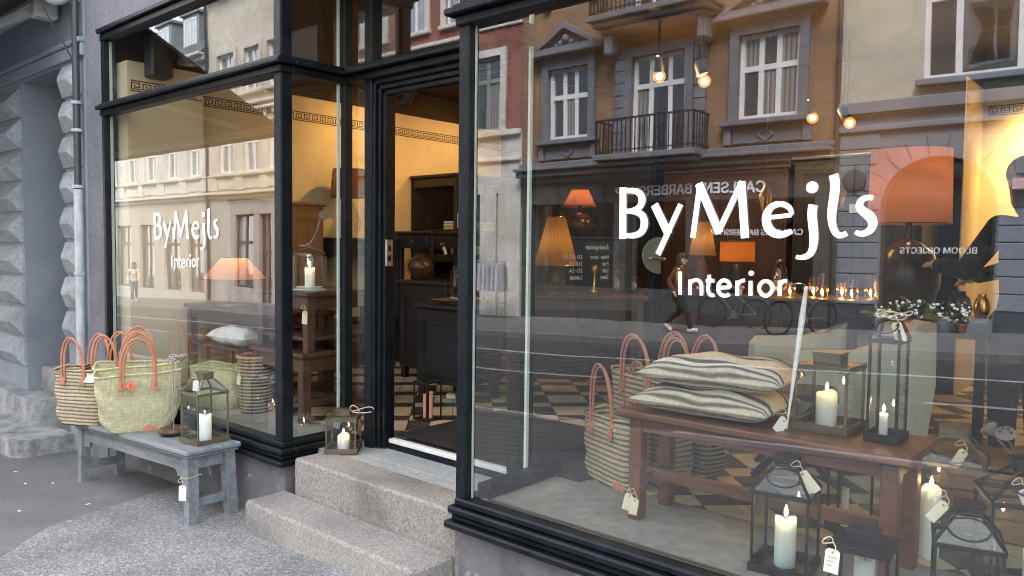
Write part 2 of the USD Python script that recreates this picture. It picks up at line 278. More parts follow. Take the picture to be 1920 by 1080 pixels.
for x0, z0, x1, z1 in OPN:
    w = put(SHOP, 'upper_window', [frame_xz(x0, x1, z0, z1, .08, .12, .18), bx((x0 + x1) / 2 - .04, (x0 + x1) / 2 + .04, .12, .18, z0 + .08, z1 - .08), bx(x0 + .08, (x0 + x1) / 2 - .04, .13, .17, z0 + 1.2, z0 + 1.27), bx((x0 + x1) / 2 + .04, x1 - .08, .13, .17, z0 + 1.2, z0 + 1.27)], mt['upwin'])
    put(w, 'pane', quad((x0 + .05, .15, z0 + .05), (x1 - .05, .15, z0 + .05), (x1 - .05, .15, z1 - .05), (x0 + .05, .15, z1 - .05)), mt['panel']); put(SHOP, 'upper_surround', xz_prism(sbox(x0 - .16, z0 - .1, x1 + .16, z1 + .2).difference(sbox(x0, z0, x1, z1)), -.06, 0), mt['upwin'])
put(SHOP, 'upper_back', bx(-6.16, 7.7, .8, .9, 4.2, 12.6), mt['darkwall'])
put(SHOP, 'roof', [bx(-6.42, 8, 0.3, 11.7, 12.6, 12.8)], mt['stucco'])
put(SHOP, 'plinth', [bx(XL, XC + .005, .012, .3, -.5, .38), bx(XR - .005, XE, .012, .3, -.5, .38), bx(XC - .25, XC + .005, .3, .46, -.5, .38), bx(XR - .005, XR + .3, .3, .46, -.5, .38)], mt['plinth'])
# sill with three ridges, running round each corner
def sill(z0, z1, o, b=.008):
    return [bx(XL, XC + o, -o, .06, z0, z1, b), bx(XC - .06, XC + o, .06, YR + .05, z0, z1, b)], [bx(XR - o, XE, -o, .06, z0, z1, b), bx(XR - o, XR + .06, .06, YR + .05, z0, z1, b)]
for z0, z1, o in ((.47, .503, .012), (.435, .468, .034), (.405, .433, .02), (.372, .403, .045)):
    a, b = sill(z0, z1, o); put(SHOP, 'sill_moulding', a, mt['frame']); put(SHOP, 'sill_moulding', b, mt['frame'])
# transom bars
def transom(z0, z1, o):
    return [bx(XL, XC + o, -o, .06, z0, z1, .006), bx(XC - .06, XC + o, .06, YR - .02, z0, z1, .006)], [bx(XR - o, XE, -o, .06, z0, z1, .006), bx(XR - o, XR + .06, .06, YR - .02, z0, z1, .006)], [bx(XC, XR, YR - o - .02, YR + .06, z0, z1, .006)]
for z0, z1, o in ((2.525, 2.565, .02), (2.567, 2.595, .055), (2.597, 2.615, .028)):
    for m_ in transom(z0, z1, o): put(SHOP, 'transom_bar', m_, mt['frame'])
for z0, z1, o in ((3.075, 3.12, .014), (3.122, 3.155, .04)):
    for m_ in transom(z0, z1, o): put(SHOP, 'head_moulding', m_, mt['frame'])
put(SHOP, 'recess_soffit', bx(XC, XR, 0, YR, 3.157, 3.169), mt['frame'])
# posts
for nm, m_ in (('left_jamb', bx(XL, XL + .05, -.006, .06, .5, 3.075, .006)), ('corner_post', bx(XC - .072, XC + .002, -.004, .07, .5, 3.075, .007)), ('corner_post', bx(XR - .012, XR + .05, -.004, .06, .5, 3.075, .007)),
               ('return_post', bx(XC - .03, XC + .008, YR - .03, YR + .03, .4, 3.075, .005)), ('door_post', bx(-3.555, -3.49, YR - .02, YR + .06, .43, 3.075, .006)),
               ('door_post', bx(-2.452, -2.372, YR - .02, YR + .06, .43, 3.075, .006)), ('mullion', bx(XE - .05, XE, -.004, .06, .5, 3.075, .006))):
    put(SHOP, nm, m_, mt['frame'])
DX0, DX1 = -3.41, -2.46
for k, (w, y) in enumerate(((.027, -.008), (.027, .008), (.026, .022))):
    o = sum((.027, .027, .026)[:k + 1]); xa = -3.49 + o - w
    put(SHOP, 'door_frame', [bx(xa, xa + w - .003, YR - .005 + y, YR + .04 + y, .44, 2.523 - .03 * k, .004), bx(xa, DX1, YR - .005 + y, YR + .04 + y, 2.524 - .03 * (k + 1), 2.522 - .03 * k, .004)], mt['frame'])
put(SHOP, 'door_reveal', [bx(-3.46, -3.425, YR + .062, YR + .1, .44, 2.45)], mt['frame'])
st = put(SHOP, 'strike_plate', bx(-3.415, -3.405, YR + .02, YR + .07, 1.48, 1.63, .002), mt['steel'])
put(st, 'latch_slot', [bx(-3.4055, -3.4035, YR + .035, YR + .055, z, z + .03) for z in (1.51, 1.565)], mt['frame'])
# glass panes, edge strips
WIN = put(SHOP, 'window_pane', quad((XL + .04, .03, .5), (XC - .06, .03, .5), (XC - .06, .03, 2.53), (XL + .04, .03, 2.53)), mt['pane'], label='left display window pane with white lettering')
put(SHOP, 'window_pane', quad((XL + .04, .03, 2.6), (XC - .06, .03, 2.6), (XC - .06, .03, 3.08), (XL + .04, .03, 3.08)), mt['pane'])
WIN2 = put(SHOP, 'window_pane', quad((XR + .04, .03, .5), (XE - .04, .03, .5), (XE - .04, .03, 2.53), (XR + .04, .03, 2.53)), mt['pane'], label='right display window pane with large white lettering')
put(SHOP, 'window_pane', quad((XR + .04, .03, 2.6), (XE - .04, .03, 2.6), (XE - .04, .03, 3.08), (XR + .04, .03, 3.08)), mt['pane'])
for z0, z1 in ((.5, 2.53), (2.6, 3.08)):
    put(SHOP, 'return_pane', quad((XC - .02, .06, z0), (XC - .02, YR - .02, z0), (XC - .02, YR - .02, z1), (XC - .02, .06, z1)), mt['panel'])
    put(SHOP, 'return_pane', quad((XR + .02, .06, z0), (XR + .02, YR + .0, z0), (XR + .02, YR + .0, z1), (XR + .02, .06, z1)), mt['panel'])
put(SHOP, 'side_light', quad((XC, YR + .02, .5), (-3.55, YR + .02, .5), (-3.55, YR + .02, 2.53), (XC, YR + .02, 2.53)), mt['panel'])
for a, b in ((XC, -3.55), (-3.49, -2.45)):
    put(SHOP, 'transom_pane', quad((a, YR + .02, 2.6), (b, YR + .02, 2.6), (b, YR + .02, 3.08), (a, YR + .02, 3.08)), mt['pane'])
mt['edge'] = M('polished_edge_or_glint', (.5, .58, .55), (.6, .68, .65), 4, .25)
put(SHOP, 'glass_edge_or_glint', [bx(XL + .052, XL + .066, .034, .05, .505, 2.525), bx(XL + .052, XL + .066, .034, .05, 2.6, 3.07)], mt['edge'])  # pale strip beside the jamb, drawn in place of a side reflection
put(SHOP, 'glass_edge_or_glint', [bx(XR + .014, XR + .028, YR - .012, YR + .006, .505, 2.525), bx(XR + .014, XR + .028, YR - .012, YR + .006, 2.6, 3.07)], mt['edge'])
put(SHOP, 'glass_edge_or_glint', [bx(XC - .04, XC - .03, YR - .05, YR - .035, .505, 3.07)], mt['edge'])
put(SHOP, 'glass_edge_or_glint', [bx(XR + .053, XR + .06, .032, .04, .505, 2.525)], mt['edge'])
# lettering on the panes: strokes with round ends
def strokes(lines, w, ox=0, oz=0, sx=1, sz=1):
    out = []
    for l in lines:
        l = [((x - ox) * sx, (z - oz) * sz) for x, z in l]
        ls = LineString(l) if len(l) > 1 else Point(l[0])
        if len(l) > 3:
            p = smoothpath([(a, b, 0) for a, b in l], 28)[:, :2]; ls = LineString(p)
        out.append(ls.buffer(w / 2, 6))
    return unary_union(out)
BIG = [[(-1.548, 1.645), (-1.552, 1.807)], [(-1.552, 1.805), (-1.509, 1.804), (-1.482, 1.793), (-1.471, 1.77), (-1.481, 1.746), (-1.507, 1.734), (-1.545, 1.731)],
  [(-1.545, 1.731), (-1.496, 1.728), (-1.467, 1.712), (-1.46, 1.684), (-1.47, 1.658), (-1.498, 1.645), (-1.548, 1.645)], [(-1.416, 1.741), (-1.365, 1.655)], [(-1.322, 1.739), (-1.399, 1.587)],
  [(-1.268, 1.652), (-1.248, 1.811)], [(-1.248, 1.811), (-1.173, 1.664)], [(-1.173, 1.664), (-1.1, 1.808)], [(-1.1, 1.808), (-1.083, 1.653)],
  [(-1.011, 1.7), (-.935, 1.707)], [(-.935, 1.707), (-.938, 1.725), (-.953, 1.738), (-.977, 1.742), (-.999, 1.733), (-1.012, 1.713), (-1.013, 1.686), (-1.002, 1.663), (-.981, 1.649), (-.957, 1.648), (-.932, 1.659)],
  [(-.868, 1.737), (-.866, 1.67), (-.864, 1.611), (-.873, 1.588), (-.89, 1.578), (-.915, 1.579)], [(-.811, 1.825), (-.808, 1.75), (-.806, 1.667), (-.796, 1.649), (-.767, 1.651)],
  [(-.697, 1.751), (-.717, 1.753), (-.731, 1.743), (-.732, 1.726), (-.717, 1.71), (-.701, 1.695), (-.695, 1.675), (-.705, 1.657), (-.724, 1.649), (-.742, 1.655)]]
SML = [[(-1.314, 1.52), (-1.312, 1.441)], [(-1.275, 1.494), (-1.274, 1.442)], [(-1.275, 1.478), (-1.267, 1.489), (-1.255, 1.494), (-1.24, 1.49), (-1.233, 1.478), (-1.232, 1.443)], [(-1.207, 1.512), (-1.207, 1.48), (-1.206, 1.456), (-1.198, 1.446), (-1.186, 1.447)], [(-1.216, 1.493), (-1.187, 1.494)],
  [(-1.172, 1.471), (-1.13, 1.475)], [(-1.13, 1.475), (-1.136, 1.49), (-1.152, 1.497), (-1.166, 1.489), (-1.172, 1.47), (-1.165, 1.452), (-1.15, 1.446), (-1.132, 1.452)], [(-1.105, 1.497), (-1.104, 1.448)], [(-1.105, 1.479), (-1.094, 1.495), (-1.08, 1.499)], [(-1.06, 1.498), (-1.059, 1.451)],
  [(-1.011, 1.5), (-1.024, 1.493), (-1.031, 1.476), (-1.023, 1.459), (-1.009, 1.453), (-.994, 1.461), (-.987, 1.478), (-.995, 1.494), (-1.011, 1.5)], [(-.964, 1.502), (-.963, 1.456)], [(-.964, 1.486), (-.956, 1.499), (-.942, 1.503)]]
def vs(pts, ws):
    """a pen stroke whose width varies along it, with cut ends"""
    p = smoothpath([(q[0], q[1], 0) for q in pts], 40)[:, :2] if len(pts) > 2 else np.linspace(pts[0], pts[1], 12); t = np.gradient(p, axis=0); t /= np.linalg.norm(t, axis=1, keepdims=True); n_ = np.stack([-t[:, 1], t[:, 0]], 1)
    w = np.interp(np.linspace(0, 1, len(p)), np.linspace(0, 1, len(ws)), ws)[:, None] / 2
    return unary_union([Polygon([p[i] + n_[i] * w[i], p[i + 1] + n_[i + 1] * w[i + 1], p[i + 1] - n_[i + 1] * w[i + 1], p[i] - n_[i] * w[i]]).buffer(.0004) for i in range(len(p) - 1)])
WB = [[.027], [.014, .02, .027, .02, .013], [.013, .021, .029, .021, .014], [.028], [.018, .02], [.018], [.027], [.019], [.026], [.013], [.012, .016, .018, .021, .027, .028, .026, .021, .014], [.027, .027, .026, .02, .012], [.027, .027, .026, .021, .015], [.013, .017, .023, .028, .024, .018, .013]]
BIG[0] = [(-1.549, 1.632), (-1.552, 1.817)]; BIG[5] = [(-1.269, 1.636), (-1.247, 1.818)]; BIG[6] = [(-1.252, 1.818), (-1.172, 1.652)]; BIG[7] = [(-1.178, 1.652), (-1.098, 1.818)]; BIG[8] = [(-1.101, 1.818), (-1.083, 1.636)]; BIG[3] = [(-1.421, 1.752), (-1.362, 1.648)]; BIG[4] = [(-1.318, 1.75), (-1.402, 1.578)]
soft = lambda p, r: p.buffer(-r).buffer(2 * r).buffer(-r)
pb = soft(unary_union([vs(l, w if len(w) > 1 else w * 2) for l, w in zip(BIG, WB)] + [Point(-.873, 1.79).buffer(.018)]), .0022)
ps = soft(unary_union([vs(l, [.0115, .0115]) for l in SML] + [Point(-1.059, 1.523).buffer(.0082)]), .001)
put(WIN2, 'lettering', xz_prism(pb, .024, .027), mt['white']); put(WIN2, 'lettering', xz_prism(ps, .024, .027), mt['white'])
def remap(p, x0, z0, X0, Z0, s): return affinity.translate(affinity.scale(p, s, s, origin=(x0, z0)), X0 - x0, Z0 - z0)
put(WIN, 'lettering', xz_prism(remap(pb, -1.552, 1.645, -5.33, 1.63, 1.0), .024, .027), mt['white'])
put(WIN, 'lettering', xz_prism(remap(ps, -1.314, 1.441, -5.085, 1.435, 1.0), .024, .027), mt['white'])
# steps and landing
put(SHOP, 'landing', bx(XC, XR, .22, YR + .1, -.4, .432), mt['landing'])
put(SHOP, 'threshold', bx(-3.41, -2.4, YR + .045, YR + .088, .468, .492, .004), mt['threshold'])
put(SHOP, 'threshold_step', bx(-3.41, -2.4, YR + .05, YR + .09, .43, .467), mt['frame'])
put(SHOP, 'landing_board', bx(XC + .02, XR - .02, .31, .36, .42, .4345, .002), mt['landing'])
STEP_T = top('granite_step', [bx(-3.62, XR, 0.0, .215, .1, .436, .012)], mt['granite'], 'upper speckled granite step under the shop doorway', 'step')
STEP_B = top('granite_step', [bx(-3.7, -2.37, -.25, -.002, -.3, .245, .014)], mt['granite'], 'lower wider granite step standing on the pavement', 'step')

# interior shell
INT = SHOP
for q in ((-6.1, -5.92, .1, .68), (-6.15, -6.1, .3, 5.1), (-1.34, 3, 5.03, 5.2), (2.9, 3.0, .3, 5.03)): put(INT, 'interior_wall', bx(*q, FL, 2.93), mt['yellow'])
put(INT, 'gloom_wall', [bx(-6.1, -1.34, 4.4, 5.2, FL, 3.17)], mt['darkwall'])  # coloured dark in place of the unlit depth of the room
put(INT, 'interior_wall', bx(-1.341, -1.333, 4.4, 5.03, FL, 2.93), mt['yellow'])
for q in ((-6.15, -6.08, .1, 4.39), (-1.34, 2.87, 5.01, 5.2), (2.88, 3.0, .3, 5.03)): put(INT, 'cornice_band', bx(*q, 2.93, 3.17), mt['darkwall'])
put(INT, 'ceiling', bx(-6.2, 3, .06, 5.2, 3.17, 3.25), mt['darkwall'])
# greek key frieze, thin raised paint
def key_run(L):
    u = .085; out = [sbox(0, .075, L, .083), sbox(0, 0, L, .008)]
    n = int(L / u)
    for i in range(n):
        x = i * u
        out += [sbox(x + .006, .016, x + .013, .066), sbox(x + .006, .059, x + .07, .066), sbox(x + .063, .028, x + .07, .066), sbox(x + .03, .028, x + .07, .034), sbox(x + .03, .028, x + .037, .05), sbox(x + .006, .016, x + u + .006, .022)]
    return unary_union(out)
def frieze(L, p0, ang):
    m = xz_prism(key_run(L), 0, .004); m.apply_transform(trimesh.transformations.rotation_matrix(math.radians(ang), (0, 0, 1))); m.apply_translation(p0); return m
put(INT, 'frieze', [frieze(3.7, (-6.097, .7, 2.71), 90), frieze(.55, (-5.917, .12, 2.71), 90), frieze(4.2, (-1.3, 5.025, 2.71), 0), frieze(.6, (-1.337, 4.42, 2.71), 90)], mt['greek'])
FLOOR = thing('shop_floor', 'chequered tile floor inside the shop with a grey border', 'floor', kind='structure')
for q in ((-6.15, XC - .025, .06, YR + .09), (XR + .025, 3, .06, YR + .09), (-6.15, 3, YR + .092, 5.2)): put(FLOOR, 'base', bx(*q, FL - .1, FL - .012), mt['tileD'])
put(FLOOR, 'border', [bx(XR + .02, 2.95, .06, .64, FL - .05, FL), bx(-6.1, XC - .03, .06, .45, FL - .05, FL)], mt['concrete'])
put(FLOOR, 'border', [bx(XR + .1, 2.95, .085, .105, FL, FL + .004)], mt['tileD'])
MATT = top('door_mat', bx(-3.45, -2.12, YR + .14, 1.5, FL - .004, FL + .008, .003), mt['mat'], 'black mat on the floor just inside the doorway', 'door mat')
a = .138; er, ef = np.array([.7071, .7071]), np.array([-.7071, .7071])
K0 = np.array([-1.93, 1.66])
room = unary_union([sbox(-3.4, YR + .14, -2.3, .62), sbox(-6.08, .46, -3.4, 4.38), sbox(-3.4, .645, -1.34, 4.38), sbox(-1.34, .645, 2.9, 5.0)])
tiles = []
def tix(i): return (i % 6 in (0, 1)) * 0 + (i % 6 == 2) * 1 + (i % 6 in (3, 4)) * 2 + (i % 6 == 5) * 3
for i in range(-50, 60):
    for j in range(-50, 60):
        c = K0 + (i + .5) * a * er + (j + .5) * a * ef
        if not (-6.2 < c[0] < 3 and .3 < c[1] < 5.1): continue
        gp = .0025; cs = [K0 + (i + u) * a * er + (j + v) * a * ef for u, v in ((gp / a, gp / a), (1 - gp / a, gp / a), (1 - gp / a, 1 - gp / a), (gp / a, 1 - gp / a))]
        p = Polygon(cs).intersection(room)
        if p.is_empty or p.area < 3e-4 or p.geom_type != 'Polygon': continue
        light = (tix(i) + tix(j)) % 2 == 0
        dx, dy = c[0], c[1] + 2.35; th = math.degrees(math.atan2(dy, -dx))
        vis = 16 < th < 84 and dy / math.hypot(dx, dy) > 0 and ((c[0] > -2.4) or (c[0] < -2.4 and 38 < th < 46) or th < 37)
        tiles.append((math.hypot(dx, dy) - (0 if (vis and -2.2 < c[0]) else (6 if vis else 12)) * -1, light, p))
tiles.sort(key=lambda t: t[0]); rest = {True: [], False: []}
for n, (_, light, p) in enumerate(tiles):
    m_ = trimesh.creation.extrude_polygon(p, .012); m_.apply_translation((0, 0, FL - .012 + random.uniform(-.0006, .0006)))
    if n < 300: put(FLOOR, 'floor_tile', m_, mt['tileL' if light else 'tileD'])
    else: rest[light].append(m_)
for k in rest: put(FLOOR, 'far_floor_tiles', rest[k], mt['tileL' if k else 'tileD'], kind='stuff')

# ---------------------------------------------------------------- the neighbour on the left
NB = thing('neighbour_building', 'grey painted stone house with pointed quoin blocks and a recessed entrance', 'building')
NX0, NX1 = -7.88, -6.86
put(NB, 'wall', [bx(NX1, -6.422, .0, .9, -1, 13), bx(-40, NX0, .0, .9, -1, 3.0), bx(-40, NX1, .0, .9, 3.0, 13), bx(NX0, NX1, .86, .9, -1, 3.0), bx(-40.3, -40, 0, 12, -2, 13)], mt['nwall'])
put(NB, 'string_course', [bx(-40, -6.43, -.05, .0, 3.12, 3.16, .008)], mt['nwall']); put(NB, 'string_course', [bx(-40, -6.43, -.03, .0, 3.02, 3.117, .006)], mt['nwall'])
def pyramid(x0, x1, z0, z1, d=.085, e=.02):
    b = [(x0, -.0, z0), (x1, -.0, z0), (x1, -.0, z1), (x0, -.0, z1)]; r = [(x, -e, z) for x, _, z in b]
    cx, cz = (x0 + x1) / 2, (z0 + z1) / 2; w = min(x1 - x0, z1 - z0) * .5; hx = (x1 - x0) / 2 - w * .72; hz = max(0, (z1 - z0) / 2 - w * .9)
    t = [(cx - hx, -d, cz - hz), (cx + hx, -d, cz - hz), (cx + hx, -d, cz + hz + .002), (cx - hx, -d, cz + hz + .002)]
    return trimesh.convex.convex_hull(np.array(b + r + t))
z = .62; zs = [3.0 - .279 * k for k in range(9)]
for k in range(8):
    put(NB, 'quoin_stone', pyramid(NX1 + .012 * (k % 2), -6.5, zs[k + 1] + .02, zs[k] - .014), mt['nstone'])
for k in range(9):
    put(NB, 'quoin_stone', pyramid(-8.75, NX0 - .02, 2.96 - .279 * (k + 1) + .02, 2.96 - .279 * k - .014, .1), mt['nstone'])
    put(NB, 'quoin_stone', pyramid(-9.65, -8.78, 2.96 - .279 * (k + 1) + .02, 2.96 - .279 * k - .014, .1), mt['nstone'])
# entrance steps of the neighbour
mt['oldstep'] = usdkit.material(stage, LK + 'peeling_step_paint', {'geo': ('geometry', {}), 'n': ('noise_texture', {'scale': 5.5, 'detail': 9.0, 'roughness': .7}), 'r': ('rgb_ramp', {'ramp': [(.3, (.12, .1, .085)), (.42, (.2, .2, .2)), (.5, (.27, .285, .29)), (.6, (.33, .35, .36)), (.7, (.42, .43, .42)), (.76, (.28, .17, .12))]}),
    'nb': ('noise_texture', {'scale': 30.0, 'detail': 6.0}), 'b': ('bump', {'strength': .7, 'distance': .015}), 'p': ('principled_bsdf', {'roughness': .9})},
    [('geo.position', 'n.vector'), ('n.fac', 'r.fac'), ('r.color', 'p.base_color'), ('geo.position', 'nb.vector'), ('nb.fac', 'b.height'), ('b.normal', 'p.normal')], surface='p.BSDF')
def rounded_slab(x0, x1, y0, y1, z0, z1, r):
    p = sbox(x0 + r, y0 + r, x1 - r, y1 + 1).buffer(r, 10).intersection(sbox(x0, y0, x1, y1)); m = trimesh.creation.extrude_polygon(p, z1 - z0); m.apply_translation((0, 0, z0)); return m
put(NB, 'entrance_step', rounded_slab(-9.3, -6.8, -.42, -.002, -.5, .03, .14), mt['oldstep'])
put(NB, 'entrance_step', rounded_slab(-9.0, -7.3, -.14, .1, -.3, .245, .06), mt['oldstep'])
put(NB, 'entrance_step', bx(NX0, NX1 - .02, .1, .4, -.3, .46, .02), mt['oldstep'])
put(NB, 'entrance_step', bx(NX0, NX1 - .02, .4, .86, -.3, .62, .02), mt['oldstep'])
# drainpipe, cable, lamp, awning
DP = thing('drainpipe', 'drainpipe between the two houses, dark above and pale grey below', 'drainpipe', (-6.475, -.05, 0))
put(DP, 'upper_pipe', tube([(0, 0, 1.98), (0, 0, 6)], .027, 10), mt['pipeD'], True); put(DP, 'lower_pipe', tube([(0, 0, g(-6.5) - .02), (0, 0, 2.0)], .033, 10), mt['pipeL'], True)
for z in (2.02, 1.35, .6, 2.45, 2.66): put(DP, 'pipe_clamp', tube([(0, 0, z - .012), (0, 0, z + .012)], .04, 10), mt['pipeL'])
AW = thing('awning', 'dark shop awning folded out over the pavement beside the grey house', 'awning')
yA, zA, yB, zB, xA = -.02, 3.62, -1.68, 2.72, -6.62
put(AW, 'canopy', trimesh.convex.convex_hull(np.array([(x, y, z + d) for x in (xA, -16) for y, z in ((yA, zA), (yB, zB)) for d in (0, .03)])), mt['awning'])
put(AW, 'front_bar', bx(-16, xA + .01, yB - .05, yB + .01, zB - .06, zB + .035, .01), mt['alu']); put(AW, 'valance', bx(-16, xA + .005, yB - .04, yB - .03, zB - .1, zB - .06), mt['awning'])
put(AW, 'wall_box', bx(-16, xA, -.14, 0, 3.5, 3.66, .02), mt['alu'])
for x_ in (-6.95, -12): 
    put(AW, 'folding_arm', [bar((x_, -.12, 3.45), (x_ - 1.05, -.85, 3.05), .05), bar((x_ - 1.05, -.85, 3.05), (x_ - .2, -1.62, 2.74), .045)], mt['alu']); put(AW, 'arm_joint', bx(x_ - .06, x_ + .08, -.2, -.02, 3.36, 3.5, .02), mt['alu'])
WL = thing('wall_lamp', 'rounded white lamp housing high on the grey corner', 'lamp', (-6.54, -.16, 3.55))
put(WL, 'housing', trimesh.util.concatenate([moved(trimesh.creation.icosphere(3, .15), s=(1, .85, 1.1))]), mt['whiteplastic'], True); put(WL, 'bracket', bx(-.04, .04, 0, .16, -.12, -.06, .01), mt['alu'])
top('cable', tube(smoothpath([(-6.62, -.2, 4.2), (-6.6, -.28, 3.5), (-6.55, -.16, 3.2), (-6.5, -.08, 3.02), (-6.48, -.05, 2.7)], 20), .006, 5), mt['pipeD'], 'thin dark cable hanging from the white lamp to the drainpipe', 'cable')
# ---------------------------------------------------------------- the houses across the street (they show as reflections)
D = -14.0
mt['beige'] = M('beige_render', (.46, .44, .36), (.54, .52, .43), .7, .85, .2, 30, fine=.12, fscale=3)
mt['bluegrey'] = M('blue_grey_paint', (.165, .19, .23), (.205, .235, .28), 1.2, .8, .1, 40)
mt['darkplinth'] = M('dark_plinth', (.04, .05, .065), (.06, .07, .085), 2, .7)
mt['ochrebrick'] = brickmat('ochre_brick', (.31, .185, .105), (.24, .145, .085), (.2, .165, .13))
mt['redbrick'] = brickmat('red_brick', (.3, .1, .07), (.23, .075, .055), (.25, .17, .14))
mt['trim'] = M('grey_stone_trim', (.125, .135, .16), (.18, .19, .22), 2.5, .8, .2, 40)
mt['trimD'] = M('dark_shop_paint', (.045, .047, .05), (.07, .072, .075), 2.5, .6)
mt['whitewin'] = M('white_window_paint', (.7, .71, .72), (.78, .79, .8), 4, .45)
mt['cream'] = M('cream_render', (.52, .48, .39), (.68, .63, .53), .6, .85, .2, 20, fine=.15, fscale=3)
mt['whiteh'] = M('off_white_render', (.52, .5, .45), (.7, .68, .63), .7, .85, .2, 20, fine=.15, fscale=3)
mt['greige'] = M('greige_render', (.4, .365, .32), (.5, .46, .41), .8, .85, .1, 20)
mt['slate'] = M('slate_roof', (.07, .08, .085), (.12, .13, .135), 3, .6)
mt['iron'] = M('black_iron', (.018, .018, .02), (.03, .03, .032), 5, .5)
mt['zinc'] = M('green_grey_zinc', (.2, .24, .24), (.26, .3, .3), 2, .5)
mt['winglass'] = usdkit.material(stage, LK + 'house_window_glass', {'d': ('diffuse_bsdf', {'color': (.03, .032, .035)}), 'gl': ('glossy_bsdf', {'roughness': .015, 'color': (.95, .97, 1)}), 'm': ('mix_closure', {}), 'lw': ('layer_weight', {'blend': .5}), 'ma': ('math', {'math_type': 'multiply_add', 'value2': .45, 'value3': .3, 'use_clamp': True}),
    'geo': ('geometry', {}), 'nz': ('noise_texture', {'scale': .9, 'detail': 1.0}), 'b': ('bump', {'strength': .25, 'distance': .05})},
    [('lw.facing', 'ma.value1'), ('ma.value', 'm.fac'), ('d.BSDF', 'm.closure1'), ('gl.BSDF', 'm.closure2'), ('geo.position', 'nz.vector'), ('nz.fac', 'b.height'), ('b.normal', 'gl.normal')], surface='m.closure')
CUR = random.Random(5)
mt['wincurtain'] = usdkit.material(stage, LK + 'house_window_with_curtain', {'w': ('wave_texture', {'scale': 3.0, 'distortion': 2.0}), 'geo': ('geometry', {}), 'r': ('rgb_ramp', {'ramp': [(0, (.16, .155, .145)), (1, (.36, .35, .33))]}), 'd': ('diffuse_bsdf', {}), 'gl': ('glossy_bsdf', {'roughness': .015}), 'm': ('mix_closure', {'fac': .3})}, [('geo.position', 'w.vector'), ('w.fac', 'r.fac'), ('r.color', 'd.color'), ('d.BSDF', 'm.closure1'), ('gl.BSDF', 'm.closure2')], surface='m.closure')
mt['shopglass'] = glass('far_shop_glass', .1, (.9, .92, .92))

def ob(x0, x1, z0, z1, d0, d1, b=0.0):            # a block on the far facades: d0..d1 metres in front of their wall
    return bx(x0, x1, D + d0, D + d1, z0, z1, b)
def far_window(B, x0, x1, z0, z1, cols=(1, 1, 1), split=.62, mat='whitewin', fw=.09, deep=.14, frame_label=None):
    """casement set back in its opening: frame with bars > panes"""
    fr = [xz_prism(sbox(x0, z0, x1, z1).difference(sbox(x0 + fw, z0 + fw, x1 - fw, z1 - fw)), D - deep, D - deep + .09)]
    zt = z0 + (z1 - z0) * split
    if split: fr.append(ob(x0 + fw, x1 - fw, zt - .06, zt + .06, -deep + .005, -deep + .08))
    xs = np.cumsum([0, *cols]) / sum(cols) * (x1 - x0 - 2 * fw) + x0 + fw
    for x in xs[1:-1]: fr.append(ob(x - .055, x + .055, z0 + fw, z1 - fw, -deep + .002, -deep + .075))
    w = put(B, 'window', fr, mt[mat], label=frame_label)
    zz = [z0 + fw, zt, z1 - fw] if split else [z0 + fw, z1 - fw]
    for i in range(len(xs) - 1):
        for k in range(len(zz) - 1):
            put(w, 'pane', moved(quad((xs[i], 0, zz[k]), (xs[i + 1], 0, zz[k]), (xs[i + 1], 0, zz[k + 1]), (xs[i], 0, zz[k + 1])), (0, D - deep + .03 + .012 * ((i * 7 + k * 3) % 3), 0)), mt['wincurtain' if CUR.random() < .3 else 'winglass'])
    return w
def far_wall(B, x0, x1, z0, z1, holes, mat, name='wall', d=.0, t=.35):
    p = sbox(x0, z0, x1, z1).difference(unary_union([h if hasattr(h, 'area') else sbox(*h) for h in holes]) if holes else Polygon())
    return put(B, name, xz_prism(p, D + d - t, D + d), mt[mat] if isinstance(mat, str) else mat)
def backing(B, x0, x1, z0, z1, depth=9):
    put(B, 'body', bx(x0 + .01, x1 - .01, D - depth, D - .36, z0, z1), mt['darkplinth'])
def pediment(B, x0, x1, z, h, mat='trim'):
    put(B, 'pediment', [xz_prism(Polygon([(x0, z), (x1, z), ((x0 + x1) / 2, z + h)]).difference(Polygon([(x0 + .32, z + .1), (x1 - .32, z + .1), ((x0 + x1) / 2, z + h - .16)])), D, D + .3), xz_prism(Polygon([(x0 + .3, z + .1), (x1 - .3, z + .1), ((x0 + x1) / 2, z + h - .15)]), D, D + .12), ob(x0 - .05, x1 + .05, z - .1, z, 0, .34, .02)], mt[mat])
    cx = (x0 + x1) / 2; orn = [moved(trimesh.creation.icosphere(1, r), (cx + dx, D + .14, z + dz)) for dx, dz, r in ((0, .3, .13), (-.18, .2, .09), (.18, .2, .09), (-.34, .16, .06), (.34, .16, .06))]
    put(B, 'carved_ornament', orn, mt[mat], True)
def surround(B, x0, x1, z0, z1, w=.19, t=.1, mat='trim'):
    put(B, 'window_surround', xz_prism(sbox(x0 - w, z0, x1 + w, z1 + w).difference(sbox(x0, z0 - 1, x1, z1)), D, D + t), mt[mat])
def sillb(B, x0, x1, z, mat='trim', o=.2, h=.12): put(B, 'window_sill', ob(x0, x1, z - h, z, -.1, o, .015), mt[mat])
def text3(txt, height, x, z, y, bold=False):
    """reads from the street side of the far facades, starting at x and running towards -x"""
    m = meshkit.text_mesh(txt, height, .03, bold); v = m.vertices.copy(); m.vertices = np.stack([x - v[:, 0], np.full(len(v), y) + v[:, 2], z + v[:, 1]], 1); return m

